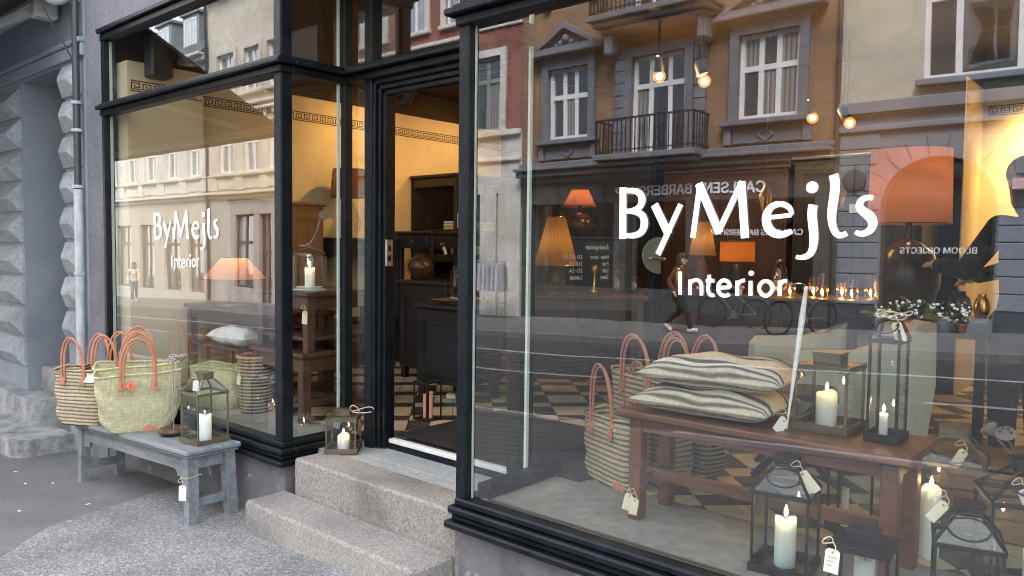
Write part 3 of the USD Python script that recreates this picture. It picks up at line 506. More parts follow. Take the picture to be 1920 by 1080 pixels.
# --- house with the arched shop window
B1 = thing('arched_window_house', 'beige house with blue grey ground floor and an arched shop window, mirrored at right', 'building')
bx0, bx1 = -5.52, 6.0; arch = unary_union([sbox(-4.69, .36, -2.67, 2.42), Point(-3.68, 2.42).buffer(1.01, 24)]); arch2 = unary_union([sbox(.1, .36, 2.1, 2.42), Point(1.1, 2.42).buffer(1.01, 24)])
far_wall(B1, bx0, bx1, -.3, 4.3, [arch, arch2], 'bluegrey')
w1 = [(-3.98, 4.85, -1.85, 6.95), (.2, 4.85, 2.3, 6.95)]; w1u = [(-3.98, 8.2, -1.85, 10.2), (.2, 8.2, 2.3, 10.2)]
far_wall(B1, bx0, bx1, 4.3, 14, w1 + w1u, 'beige'); backing(B1, bx0, bx1, -.3, 14)
put(B1, 'band', ob(bx0, bx1, 4.32, 4.56, 0, .14, .02), mt['bluegrey']); put(B1, 'band', ob(bx0, bx1, 3.98, 4.1, 0, .1, .02), mt['bluegrey'])
put(B1, 'foot', ob(bx0, -4.72, -.3, .5, 0, .05), mt['darkplinth']); put(B1, 'foot', ob(-2.62, .06, -.3, .5, 0, .05), mt['darkplinth'])
for x0, z0, x1, z1 in w1: far_window(B1, x0, x1, z0, z1, (1, 2, 1), .72); sillb(B1, x0 - .1, x1 + .1, z0, 'bluegrey')
for x0, z0, x1, z1 in w1u: far_window(B1, x0, x1, z0, z1, (1, 2, 1), .72)
for k in range(11):                                   # coursed blocks each side of the arch
    z0, z1 = .52 + k * .313, .52 + (k + 1) * .313 - .016
    for xa, xb in ((bx0 + .02, -4.72), (-2.64, .08)):
        if z1 > 2.4:
            dz = (z0 + z1) / 2 - 2.42; wv = math.sqrt(max(0, 1.45 ** 2 - dz ** 2)) if abs(dz) < 1.45 else 0
            if xa < -5: xb2 = min(xb, -3.68 - wv); xa2 = xa
            else: xa2 = max(xa, -3.68 + wv); xb2 = xb
        else: xa2, xb2 = xa, xb
        if xb2 - xa2 > .08: put(B1, 'stone_block', ob(xa2, xb2, z0, z1, 0, .035, .012), mt['bluegrey'])
for k in range(11):                                   # voussoirs
    t0, t1 = math.pi * (k + .04) / 11, math.pi * (k + .96) / 11
    p = Polygon([(-3.68 + r * math.cos(t), 2.42 + r * math.sin(t)) for r, t in ((1.02, t0), (1.42, t0), (1.42, t1), (1.02, t1))]); put(B1, 'voussoir', xz_prism(p, D, D + .03), mt['bluegrey'])
put(B1, 'arch_window_frame', xz_prism(arch.difference(arch.buffer(-.07)), D - .16, D - .08), mt['trimD'])
put(B1, 'arch_window_pane', xz_prism(arch.buffer(-.06), D - .125, D - .121), mt['shopglass'])
mt['litwall'] = M('far_shop_lining', (.1, .07, .045), (.16, .11, .07), 1.5, .9)
put(B1, 'display_niche', [bx(-4.75, -2.6, D - 2.3, D - 2.25, .3, 3.5), bx(-4.75, -2.6, D - 2.3, D - .2, .3, .36)], mt['litwall'])
fl = put(B1, 'shop_lettering', text3('BLOOM OBJECTS', .118, -2.96, 1.56, D - .118), mt['white'])
ov = put(B1, 'oval_plaque', moved(lathe([(0, .0), (.2, .0), (.23, .03), (.2, .06), (0, .05)], 20), (-5.17, D + .04, 3.02), rx=-90, s=None), mt['darkplinth'], True)
put(B1, 'number_sign', ob(-5.27, -5.1, 2.36, 2.54, .035, .05), mt['whiteplastic'])
SB = top('box_sign', ob(-2.43, -2.12, 2.72, 2.92, .035, .3, .01), M('box_sign_paint', (.6, .42, .4), (.68, .5, .47), 3, .6), 'small pink white box sign on the blue grey wall right of the arch', 'sign')
for n, (x, s, hh) in enumerate(((-4.42, .8, .55), (-4.05, 1.0, .6), (-3.62, .9, .55), (-3.1, .75, .7))):
    pl = thing('flower_pot', ['small pot of white flowers at the left foot of the arched window', 'wide pot of white flowers under the arched window', 'pot of pale flowers under the middle of the arched window', 'terracotta pot of tall white flowers right of the arch middle'][n], 'plant', (x, D + .28, g(x)))
    put(pl, 'pot', lathe([(0, 0), (.1 * s, 0), (.14 * s, .22 * s), (.15 * s, .24 * s), (.12 * s, .23 * s), (0, .2 * s)], 14), M(f'flower_pot_clay_{n}', (.2, .08, .05), (.28, .12, .07), 6, .8), True)
    lv = []; fw_ = []
    for k in range(70):
        c = np.array([random.gauss(0, .13 * s), random.gauss(0, .1), .26 * s + abs(random.gauss(.14, .1)) * s * hh * 2]); t = moved(trimesh.creation.icosphere(0, .035 * s), c); t.apply_scale(1); (fw_ if k % 3 == 0 else lv).append(moved(trimesh.creation.icosphere(0, random.uniform(.02, .045)), c, s=None))
    put(pl, 'leaves', lv, M(f'pot_leaves_{n}', (.03, .07, .025), (.06, .11, .04), 20, .7)); put(pl, 'flowers', fw_, M(f'pot_petals_{n}', (.75, .74, .7), (.8, .78, .74), 20, .7))

# --- house over the barber
B2 = thing('balcony_house', 'ochre brick house with grey pediments and balconies over a dark barber shop', 'building')
cx0, cx1 = -14.05, -5.56
WA = (-7.7, 4.46, -6.36, 6.3); WB = (-13.1, 4.46, -11.8, 6.3); DRW = (-10.5, 3.84, -9.02, 6.26)
ups = [(-7.7, 7.85, -6.36, 9.7), (-13.1, 7.85, -11.8, 9.7), (-10.5, 7.2, -9.02, 9.7)]
far_wall(B2, cx0, cx1, 3.3, 14.5, [WA, WB, DRW] + ups, 'ochrebrick'); backing(B2, cx0, cx1, 3.3, 14.5); backing(B2, cx0, cx1, -.8, .2)
for k, w in enumerate((WA, WB, ups[0], ups[1])): far_window(B2, w[0], w[2], w[1], w[3], (1, 1, 1), .6); surround(B2, w[0], w[2], w[1], w[3], .2)
for w in (DRW, ups[2]): far_window(B2, w[0], w[2], w[1], w[3], (1, 1.35, 1), .7); surround(B2, w[0], w[2], w[1], w[3], .22)
for w in (WA, WB): pediment(B2, w[0] - .5, w[2] + .5, 6.72, .72); sillb(B2, w[0] - .35, w[2] + .35, w[1] - .02, o=.24)
for w in (WA, WB):
    put(B2, 'window_head', ob(w[0] - .24, w[2] + .24, 6.5, 6.62, 0, .13, .01), mt['trim'])
    put(B2, 'apron_panel', [ob(w[0] - .1, w[2] + .1, 3.92, 4.3, 0, .06, .02), ob(w[0] - .3, w[0] - .12, 3.9, 4.32, 0, .12, .02), ob(w[2] + .12, w[2] + .3, 3.9, 4.32, 0, .12, .02)], mt['trim'])
    c = (w[0] + w[2]) / 2; put(B2, 'diamond_ornament', xz_prism(Polygon([(c - .2, 4.11), (c, 4.27), (c + .2, 4.11), (c, 3.95)]).difference(Polygon([(c - .13, 4.11), (c, 4.21), (c + .13, 4.11), (c, 4.01)])), D + .06, D + .1), mt['trim'])
for k in range(9):
    for xa in (-10.98, -8.98 + .2): put(B2, 'jamb_stone', ob(xa, xa + .3, 3.86 + k * .3, 3.86 + k * .3 + .285, 0, .11, .012), mt['trim'])
for z0, z1, o in ((3.3, 3.46, .1), (3.47, 3.62, .3), (3.63, 3.72, .42), (3.74, 3.86, .16)): put(B2, 'shop_cornice', ob(cx0, cx1, z0, z1, -.1, o, .02), mt['trim'])
def balcony(B, x0, x1, zf, out=.85, h=.85):
    put(B, 'balcony_slab', [ob(x0, x1, zf - .14, zf, 0, out, .02), ob(x0 + .08, x1 - .08, zf - .26, zf - .15, 0, out - .1, .03), ob(x0 + .2, x1 - .2, zf - .38, zf - .27, 0, out - .25, .03)], mt['trim'])
    rl = [ob(x0 + .05, x1 - .05, zf + h - .04, zf + h, out - .1, out - .05), ob(x0 + .05, x1 - .05, zf + .08, zf + .11, out - .09, out - .06)]
    for x in (x0 + .06, x1 - .06): rl += [bar((x, D, zf + h - .02), (x, D + out - .07, zf + h - .02), .04), bar((x, D, zf + .1), (x, D + out - .07, zf + .1), .03)]
    put(B, 'railing', rl, mt['iron']); n = int((x1 - x0) / .13); bl = []
    for k in range(n + 1):
        x = x0 + .06 + k * (x1 - x0 - .12) / n; bl.append(ob(x - .011, x + .011, zf + .02, zf + h, out - .085, out - .065))
        if k % 4 == 2: bl.append(moved(trimesh.creation.torus(.05, .011, 12, 5), (x + .06, D + out - .075, zf + .42), rx=90)); bl.append(moved(trimesh.creation.torus(.05, .011, 12, 5), (x + .06, D + out - .075, zf + .58), rx=90))
    for x in (x0 + .06, x1 - .06):
        for k in range(6): bl.append(ob(x - .011, x + .011, zf + .02, zf + h, .06 + k * .13, .08 + k * .13))
    put(B, 'railing_bars', bl, mt['iron'])
balcony(B2, -11.1, -8.35, 3.84); balcony(B2, -11.35, -8.1, 7.2)
put(B2, 'balcony_bracket', [ob(x, x + .24, 6.3, 6.82, 0, .5, .06) for x in (-11.1, -8.55)], mt['trim'])
# barber shop front
put(B2, 'shop_fascia', ob(cx0, cx1, 2.72, 3.3, -.35, .02), mt['trimD'])
put(B2, 'shop_pilaster', [ob(x, x + .36, -.6, 2.72, -.35, .05, .015) for x in (-13.98, -10.95, -8.95, -5.96)], mt['trimD'])
[put(B2, 'stall_riser', ob(x0, x1, -.6, .55, -.35, -.1), mt['trimD']) for x0, x1 in ((-13.6, -10.9), (-8.6, -5.9))]
put(B2, 'shop_lining', [bx(-13.9, -5.7, D - 4, D - 3.9, -.4, 3.2), bx(-13.9, -5.7, D - 4, D - .35, -.5, -.05), bx(-13.9, -5.7, D - 4, D - .35, 3.0, 3.1)], M('barber_lining', (.05, .03, .02), (.08, .05, .035), 2, .8))
put(B2, 'shop_pane', quad((-13.6, D - .2, .55), (-10.95, D - .2, .55), (-10.95, D - .2, 2.72), (-13.6, D - .2, 2.72)), mt['shopglass']); put(B2, 'shop_pane', quad((-8.6, D - .2, .55), (-5.96, D - .2, .55), (-5.96, D - .2, 2.72), (-8.6, D - .2, 2.72)), mt['shopglass'])
put(B2, 'shop_sign_lettering', text3('CARLSENS BARBERSHOP', .235, -7.0, 2.87, D + .025, True), mt['white'])
put(B2, 'pane_lettering', text3('CARLSENS BARBERSHOP', .13, -6.25, 1.92, D - .19), mt['white'])
put(B2, 'door_leaf', [ob(-10.55, -10.45, -.5, 2.7, -.3, -.2), ob(-9.05, -8.95, -.5, 2.7, -.3, -.2), ob(-10.5, -9.0, -.5, .6, -.3, -.24)], mt['trimD'])
put(B2, 'rain_pipe', tube([(-5.54, D + .09, -.2), (-5.54, D + .09, 14)], .05, 8), mt['pipeD'], True)

# --- red brick house
B3 = thing('red_brick_house', 'red brick house with white window surrounds and a pale ground floor', 'building')
ex0, ex1 = -23.6, -14.06; wr = []
for k in range(4):
    x = -15.95 - 2.05 * k
    for z0, z1 in ((4.9, 7.0), (8.55, 10.6), (11.8, 13.6)): wr.append((x - .02, z0, x + 1.1, z1))
far_wall(B3, ex0, ex1, 4.75, 15, wr, 'redbrick'); backing(B3, ex0, ex1, -1.5, 15)
far_wall(B3, ex0, ex1, 3.1, 4.75, [], 'whiteh', 'pale_band', .03); put(B3, 'string_course', [ob(ex0, ex1, 4.7, 4.86, 0, .16, .02), ob(ex0, ex1, 4.0, 4.1, .03, .12, .02), ob(ex0, ex1, 8.0, 8.12, 0, .1, .02), ob(ex0, ex1, 7.75, 7.83, 0, .06, .02)], mt['whiteh'])
for w in wr:
    far_window(B3, w[0], w[2], w[1], w[3], (1, 1), .68, 'zinc' if w[1] < 5 else 'whitewin', .08); surround(B3, w[0], w[2], w[1], w[3], .2, .07, 'whiteh'); sillb(B3, w[0] - .25, w[2] + .25, w[1], 'whiteh', .14)
for k in range(4):
    x = -15.6 - 2.3 * k; put(B3, 'pier', ob(x, x + .62, -1.5, 3.1, -.3, .04, .02), mt['whiteh']); put(B3, 'shop_opening', ob(x + .62, x + 2.3 - .02, -1.5, 3.1, -.34, -.3), mt['winglass'])
put(B3, 'pier', ob(-14.9, -14.08, -1.5, 3.1, -.3, .04, .02), mt['whiteh'])
# --- greige house and off-white house further down
def ornate(B, x0, x1, wins, mat, zc, zg, ztop, roof):
    holes = [(x - .62, z0, x + .62, z1) for x in wins for z0, z1 in ((4.45, 6.35), (7.6, 9.3), (10.5, 11.9)) if z1 < ztop - .3]
    far_wall(B, x0, x1, zg, ztop, holes, mat); backing(B, x0, x1, -2.2, ztop)
    for h in holes:
        far_window(B, h[0], h[2], h[1], h[3], (1, 1), .64, 'whitewin', .1); c = (h[0] + h[2]) / 2
        put(B, 'window_surround', xz_prism(sbox(h[0] - .18, h[1] - .02, h[2] + .18, h[3] + .2).difference(sbox(h[0], h[1] - 1, h[2], h[3])), D, D + .1), mt[mat])
        if h[1] < 5:
            put(B, 'window_hood', [ob(h[0] - .32, h[2] + .32, h[3] + .42, h[3] + .54, 0, .3, .03), ob(h[0] - .2, h[0] - .02, h[3] + .1, h[3] + .42, 0, .2, .04), ob(h[2] + .02, h[2] + .2, h[3] + .1, h[3] + .42, 0, .2, .04), ob(c - .22, c + .22, h[3] + .18, h[3] + .7, 0, .22, .06)], mt[mat])
            put(B, 'apron_panel', [ob(h[0] - .1, h[2] + .1, 3.8, 4.3, 0, .07, .03)], mt[mat])
        sillb(B, h[0] - .25, h[2] + .25, h[1], mat, .2)
    for k in range(len(wins) + 1):
        xs_ = sorted(wins); x = (xs_[0] - 1.05) if k == 0 else (xs_[-1] + 1.05 if k == len(wins) else (xs_[k - 1] + xs_[k]) / 2); put(B, 'pilaster', [ob(x - .28, x + .28, 4.35, 6.75, 0, .09, .02), ob(x - .34, x + .34, 3.75, 4.3, 0, .13, .02)], mt[mat])
    for z0, z1, o in ((3.42, 3.56, .12), (3.57, 3.68, .26), (6.85, 7.0, .15), (7.02, 7.14, .32), (4.3, 4.38, .16), (ztop - .3, ztop - .12, .25), (ztop - .11, ztop + .02, .45)): put(B, 'cornice', ob(x0, x1, z0, z1, -.05, o, .02), mt[mat])
    put(B, 'roof', xz_prism(sbox(x0, ztop, x1, ztop + .01), D - 9, D) if not roof else trimesh.convex.convex_hull(np.array([(x, y, z) for x in (x0, x1) for y, z in ((D + .3, ztop + .02), (D - 1.6, ztop + 2.4), (D - 9, ztop + 2.4), (D - 9, ztop))])), mt['slate'])
B4 = thing('greige_house', 'tall pale house with white windows and ornate window hoods, left window reflection', 'building')
ornate(B4, -31.6, -23.62, [-30.05, -28.05, -26.2, -24.7], 'cream', 0, 3.4, 12.0, True)
put(B4, 'ground_floor', xz_prism(sbox(-31.6, -2, -23.62, 3.42).difference(unary_union([sbox(-29.5, -.2, -28.0, 2.75), sbox(-27.6, -1.2, -26.7, 2.75), sbox(-26.3, -.2, -24.4, 2.75)])), D - .35, D + .02), mt['greige'])
for a_, b_, c_, d_ in ((-29.5, -28.0, -.2, 2.75), (-27.6, -26.7, -1.2, 2.75), (-26.3, -24.4, -.2, 2.75)): far_window(B4, a_, b_, c_, d_, (1, 1), .62, 'trimD', .08, .2)
B5 = thing('off_white_house', 'long off white house with pilasters and dormers at the far end of the reflection', 'building')
ornate(B5, -46, -31.62, [-44, -41.6, -39.3, -37.0, -34.85, -32.8], 'whiteh', 0, 3.4, 9.6, True)
put(B5, 'ground_floor', xz_prism(sbox(-46, -2.5, -31.62, 3.42).difference(unary_union([sbox(x, -.6, x + 1.5, 2.4) for x in (-44, -41, -38.4, -35.8, -33.6)])), D - .35, D + .02), mt['greige'])
for x in (-44, -41, -38.4, -35.8, -33.6): far_window(B5, x, x + 1.5, -.6, 2.4, (1, 1), .7, 'trimD', .08, .2)
for x in (-33.6, -36.2, -39, -42): 
    dm = put(B5, 'dormer', [bx(x - .75, x + .75, D - 2.2, D - .25, 9.7, 11.6, .03), bx(x - .85, x + .85, D - 2.3, D - .15, 11.6, 11.75, .03)], mt['zinc']); put(dm, 'dormer_window', [frame_xz(x - .6, x + .6, 9.95, 11.45, .09, D - .26, D - .22), bx(x - .04, x + .04, D - .26, D - .22, 10, 11.4)], mt['whitewin']); put(dm, 'pane', quad((x - .55, D - .235, 10), (x + .55, D - .235, 10), (x + .55, D - .235, 11.4), (x - .55, D - .235, 11.4)), mt['winglass'])
put(B4, 'rain_pipe', tube([(-31.5, D + .12, -1), (-31.5, D + .12, 11.7)], .06, 8), mt['pipeD'])
B6 = thing('far_house', 'pale house closing the street beyond the off white one', 'building')
backing(B6, -75, -46.02, -3, 9.5); far_wall(B6, -75, -46.02, -3, 9.5, [], 'cream')
B7 = thing('plain_house', 'plain pale house across the street to the right of the arched window', 'building')
backing(B7, 6.02, 30, -.3, 14); far_wall(B7, 6.02, 30, -.3, 14, [], 'cream')
# ---------------------------------------------------------------- materials of the goods
mt['bench'] = M('grey_washed_wood', (.12, .135, .15), (.22, .24, .26), 3, .55, .3, 30, fine=.2, fscale=18, stretch=(.5, 6, 6))
mt['table'] = M('red_brown_wood', (.1, .042, .026), (.18, .078, .046), 3, .42, .2, 30, fine=.25, fscale=14, stretch=(.6, 7, 5), spec=.6)
mt['darkwood'] = M('dark_stained_wood', (.05, .026, .018), (.085, .045, .03), 3, .4, .2, 30, stretch=(2, 2, .5))
mt['black'] = M('black_painted_wood', (.014, .014, .016), (.03, .03, .033), 3, .45, .2, 40)
mt['brownwood'] = M('brown_wood', (.16, .085, .035), (.24, .13, .055), 3, .5, .2, 30, stretch=(2, 2, .4))
mt['leather'] = M('tan_leather', (.4, .16, .09), (.52, .23, .14), 14, .5, .3, 120)
mt['orangeleather'] = M('orange_leather', (.6, .12, .05), (.7, .17, .07), 14, .5, .2, 100)
mt['brass'] = M('antique_brass', (.1, .085, .06), (.17, .145, .1), 12, .45, .3, 60, metal=.55)
mt['zincdark'] = M('dark_metal', (.02, .02, .022), (.045, .043, .042), 12, .4, .2, 60, metal=.6)
mt['gold'] = M('gold_metal', (.7, .45, .14), (.85, .58, .2), 12, .25, metal=1.0)
mt['string'] = M('jute_string', (.5, .44, .33), (.62, .55, .42), 40, .9)
mt['card'] = M('cream_card', (.7, .65, .5), (.78, .73, .58), 8, .8); mt['card_w'] = M('white_card', (.74, .75, .74), (.8, .81, .8), 8, .8)
mt['ink'] = M('pencil_ink', (.06, .06, .07), (.1, .1, .11), 8, .8)
mt['wax'] = usdkit.material(stage, LK + 'candle_wax', {'n': ('noise_texture', {'scale': 14.0}), 'r': ('rgb_ramp', {'ramp': [(.3, (.8, .78, .72)), (.7, (.86, .84, .79))]}), 'p': ('principled_bsdf', {'roughness': .5, 'subsurface_weight': .9, 'subsurface_scale': .03, 'subsurface_radius': (1.0, .5, .3)})}, [('n.fac', 'r.fac'), ('r.color', 'p.base_color')], surface='p.BSDF')
mt['flame'] = glow('candle_flame', (1.0, .62, .25), 26.0)
mt['bulb'] = glow('warm_bulb', (1.0, .66, .32), 360.0)
mt['bulbW'] = glow('wash_bulb', (1.0, .52, .15), 340.0)
mt['bulbD'] = glow('dim_wash_bulb', (1.0, .54, .18), 300.0)
mt['bulbR'] = glow('bright_wash_bulb', (1.0, .6, .22), 1700.0)
mt['glow_halo'] = usdkit.material(stage, LK + 'amber_glow_halo', {'t': ('transparent_bsdf', {'color': (1, .8, .5)}), 'e': ('emission', {'color': (1.0, .4, .08), 'strength': .55}), 'm': ('mix_closure', {'fac': .3})}, [('t.BSDF', 'm.closure1'), ('e.emission', 'm.closure2')], surface='m.closure')  # emissive shell standing in for the orange glare around a bulb
mt['pod'] = M('dried_pod', (.2, .17, .15), (.3, .26, .23), 14, .85, .4, 60)
mt['potdark'] = M('dark_glaze', (.05, .025, .018), (.09, .045, .03), 5, .25)
SEAG = [(0, (.2, .165, .11)), (.3, (.22, .18, .12)), (.4, (.72, .61, .4)), (.95, (.8, .68, .46)), (1, (.2, .165, .11))]
mt['striped'] = stripes('striped_seagrass', SEAG, .024, 'z', weave=70, bump=.7)
mt['stripedark'] = stripes('dark_striped_seagrass', [(0, (.05, .045, .045)), (.5, (.06, .05, .045)), (.56, (.55, .46, .3)), (.95, (.6, .5, .33)), (1, (.05, .045, .04))], .022, 'z', weave=70, bump=.7)
mt['palegreen'] = stripes('pale_green_weave', [(0, (.8, .78, .46)), (.5, (.9, .87, .55)), (1, (.8, .78, .46))], .022, 'z', weave=46, bump=1.0)
PIL = [(0, (.62, .52, .36)), (.2, (.62, .52, .36)), (.22, (.13, .13, .12)), (.29, (.15, .15, .14)), (.31, (.6, .56, .46)), (.4, (.62, .58, .48)), (.42, (.14, .14, .13)), (.5, (.16, .16, .15)), (.52, (.45, .44, .39)), (.62, (.5, .48, .42)), (.64, (.14, .1, .07)), (.72, (.16, .11, .08)), (.74, (.6, .5, .34)), (.8, (.6, .5, .34)), (.82, (.16, .11, .08)), (.88, (.16, .11, .08)), (.9, (.6, .5, .35)), (1, (.62, .52, .36))]
PIL = [(.26, (.5, .48, .41))]
for a_, b_, c_ in ((.27, .282, (.5, .47, .4)), (.284, .292, (.16, .14, .12)), (.295, .306, (.6, .55, .44)), (.308, .316, (.16, .14, .12)), (.319, .332, (.66, .6, .47)), (.334, .346, (.13, .12, .11)), (.35, .375, (.75, .72, .62)), (.38, .405, (.1, .1, .095)), (.41, .44, (.76, .7, .56)), (.44, .56, (.84, .64, .4)), (.565, .58, (.12, .08, .06)), (.585, .6, (.6, .5, .36)), (.605, .63, (.12, .08, .06)), (.635, .65, (.6, .5, .36)), (.655, .665, (.12, .08, .06)), (.67, .72, (.6, .5, .36))): PIL += [(a_, c_), (b_, c_)]
mt['pillow'] = stripes('striped_linen', PIL, 1.0, 'y', rough=.95, weave=140, bump=.25, wob=.01, off=.5)
mt['fur'] = M('white_cushion_cloth', (.66, .68, .7), (.8, .82, .83), 18, .95, .6, 90)
mt['sage'] = M('pale_sage_upholstery', (.5, .52, .45), (.57, .59, .52), 5, .9, .3, 180)

def string_loop(c, n=14, r=.03):
    t = np.linspace(0, 2 * np.pi, n, endpoint=False); return tube([(c[0] + r * math.cos(a) * .7, c[1] + .006 * math.sin(3 * a), c[2] + r * math.sin(a)) for a in t], .0022, 5, True)
def price_tag(T, at, rz=0, tilt=0, w=.034, h=.07, mat='card', writing=False, lean=0, label=None):
    """card on a string, hanging from `at`"""
    p = Polygon([(-w / 2, -h), (w / 2, -h), (w / 2, -.008), (w / 2 - .008, 0), (-w / 2 + .008, 0), (-w / 2, -.008)]).difference(Point(0, -.011).buffer(.0035, 6))
    m = moved(xz_prism(p, -.0006, .0006), ry=tilt, rx=lean); m = moved(m, (at[0], at[1], at[2] - .02), rz=rz); tg = put(T, 'price_tag', m, mt[mat], label=label)
    s = [(at[0], at[1], at[2]), (at[0] + .008, at[1] - .003, at[2] - .014), (at[0], at[1], at[2] - .031)]
    put(tg, 'string', [tube(smoothpath(s, 8), .0016, 5), tube(smoothpath([at, (at[0] - .018, at[1] - .006, at[2] + .014), (at[0] - .03, at[1] - .008, at[2] - .004), (at[0] - .01, at[1] - .004, at[2] - .002), at], 16), .0015, 5)], mt['string'])
    if writing:
        L = []
        for k in range(3):
            pts = [(-w * .33 + w * .66 * t / 9, -.026 - k * .013 + .003 * math.sin(t * 2.3 + k * 2)) for t in range(10 - 2 * k)]
            L.append(LineString(pts).buffer(.0007, 2))
        m = moved(xz_prism(unary_union(L), -.0012, -.0006), ry=tilt, rx=lean); put(tg, 'handwriting', moved(m, (at[0], at[1], at[2] - .02), rz=rz), mt['ink'])
def lantern(label, loc, rz, w, d, h, roof='pyramid', rh=.07, cap=(.08, .08, .045), metal='brass', ring=True, tagged=None, roofmat=None, group=None):
    T = thing('lantern', label, 'lantern', loc, rz, group); m = mt[metal]; p = .009
    put(T, 'tray', [bx(-w / 2 - .006, w / 2 + .006, -d / 2 - .006, d / 2 + .006, 0, .006, .001), frame_flat(w + .012, d + .012, .006, .004, .03)], m)
    for x in (-w / 2, w / 2 - p):
        for y in (-d / 2, d / 2 - p): put(T, 'post', bx(x, x + p, y, y + p, .006, h, .001), m)
    put(T, 'top_frame', frame_flat(w + .006, d + .006, .013, h - .004, h + .01), m)
    for (a_, b_) in (((-w / 2, -d / 2), (w / 2, -d / 2)), ((w / 2, -d / 2), (w / 2, d / 2)), ((w / 2, d / 2), (-w / 2, d / 2)), ((-w / 2, d / 2), (-w / 2, -d / 2))):
        k = .96; put(T, 'glass_side', quad((a_[0] * k, a_[1] * k, .03), (b_[0] * k, b_[1] * k, .03), (b_[0] * k, b_[1] * k, h - .004), (a_[0] * k, a_[1] * k, h - .004)), mt['thin'])
    cw, cd, ch = cap; zt = h + .01 + rh
    if roof == 'pyramid':
        for (a_, b_) in (((-1, -1), (1, -1)), ((1, -1), (1, 1)), ((1, 1), (-1, 1)), ((-1, 1), (-1, -1))):
            put(T, 'roof_pane', quad((a_[0] * w / 2, a_[1] * d / 2, h + .008), (b_[0] * w / 2, b_[1] * d / 2, h + .008), (b_[0] * cw / 2 * .95, b_[1] * cd / 2 * .95, zt), (a_[0] * cw / 2 * .95, a_[1] * cd / 2 * .95, zt)), mt['thin'])
            put(T, 'roof_rib', bar((a_[0] * w / 2, a_[1] * d / 2, h + .008), (a_[0] * cw / 2, a_[1] * cd / 2, zt), .008), m)
    else:
        put(T, 'roof_plate', bx(-w / 2 - .003, w / 2 + .003, -d / 2 - .003, d / 2 + .003, h + .011, h + .016, .001), mt[roofmat or metal]); zt = h + .016
    put(T, 'cap', [bx(-cw / 2, cw / 2, -cd / 2, cd / 2, zt, zt + ch, .003), bx(-cw / 2 - .003, cw / 2 + .003, -cd / 2 - .003, cd / 2 + .003, zt + ch - .004, zt + ch + .002, .001)], m)
    if ring:
        t = np.linspace(0, 2 * np.pi, 20, endpoint=False); put(T, 'ring_handle', tube([(cw * .75 * math.cos(a), -cd / 2 - .008 - .02 * (1 - math.sin(a)), zt + .012 + cw * .5 * (math.sin(a) - 1) * .9) for a in t], .0028, 6, True), m)
    if tagged: price_tag(T, **tagged)
    return T
def frame_flat(w, d, t, z0, z1):
    m = trimesh.creation.extrude_polygon(sbox(-w / 2, -d / 2, w / 2, d / 2).difference(sbox(-w / 2 + t, -d / 2 + t, w / 2 - t, d / 2 - t)), z1 - z0); m.apply_translation((0, 0, z0)); return m
def candle(label, loc, r, h, lit=True, mat='wax', group=None, flame=1.0):
    T = thing('candle', label, 'candle', loc, group=group); n = 20
    prof = [(0, 0), (r, 0), (r, h * .5), (r * 1.01, h - .006), (r * .93, h), (r * .6, h - .006), (.002, h - .012)]
    m = lathe(prof, n); v = m.vertices; 
    an = np.arctan2(v[:, 1], v[:, 0]); v[:, 2] += np.where(v[:, 2] > h - .008, .006 * np.sin(an * 2 + h * 40) * (r / .037), 0); m.vertices = v
    put(T, 'wax', m, mt[mat], 50); put(T, 'wick', tube([(0, 0, h - .012), (.001, 0, h + .008)], .0014, 5), mt['ink'])
    flame *= random.uniform(.72, 1.12)
    if lit: put(T, 'flame', lathe([(.0008, h + .004), (.0062 * flame, h + .012), (.0068 * flame, h + .018), (.004 * flame, h + .03 * flame), (.0006, h + .042 * flame)], 10), mt['flame'], True)
    return T
def arch_handle(x0, x1, y, z0, h, r=.0085, lean=0.0, n=22):
    """two legs and a round top, in the xz plane at y"""
    c, w = (x0 + x1) / 2, (x1 - x0) / 2; pts = [(x0, y, z0 - .05), (x0 - .004, y, z0)]
    for t in np.linspace(np.pi, 0, n - 4): pts.append((c + w * 1.05 * math.cos(t), y + lean * math.sin(t) * h, z0 + (h - .0) * math.sin(t) ** .75))
    pts += [(x1 + .004, y, z0), (x1, y, z0 - .05)]; return tube(np.array(pts), r, 7)
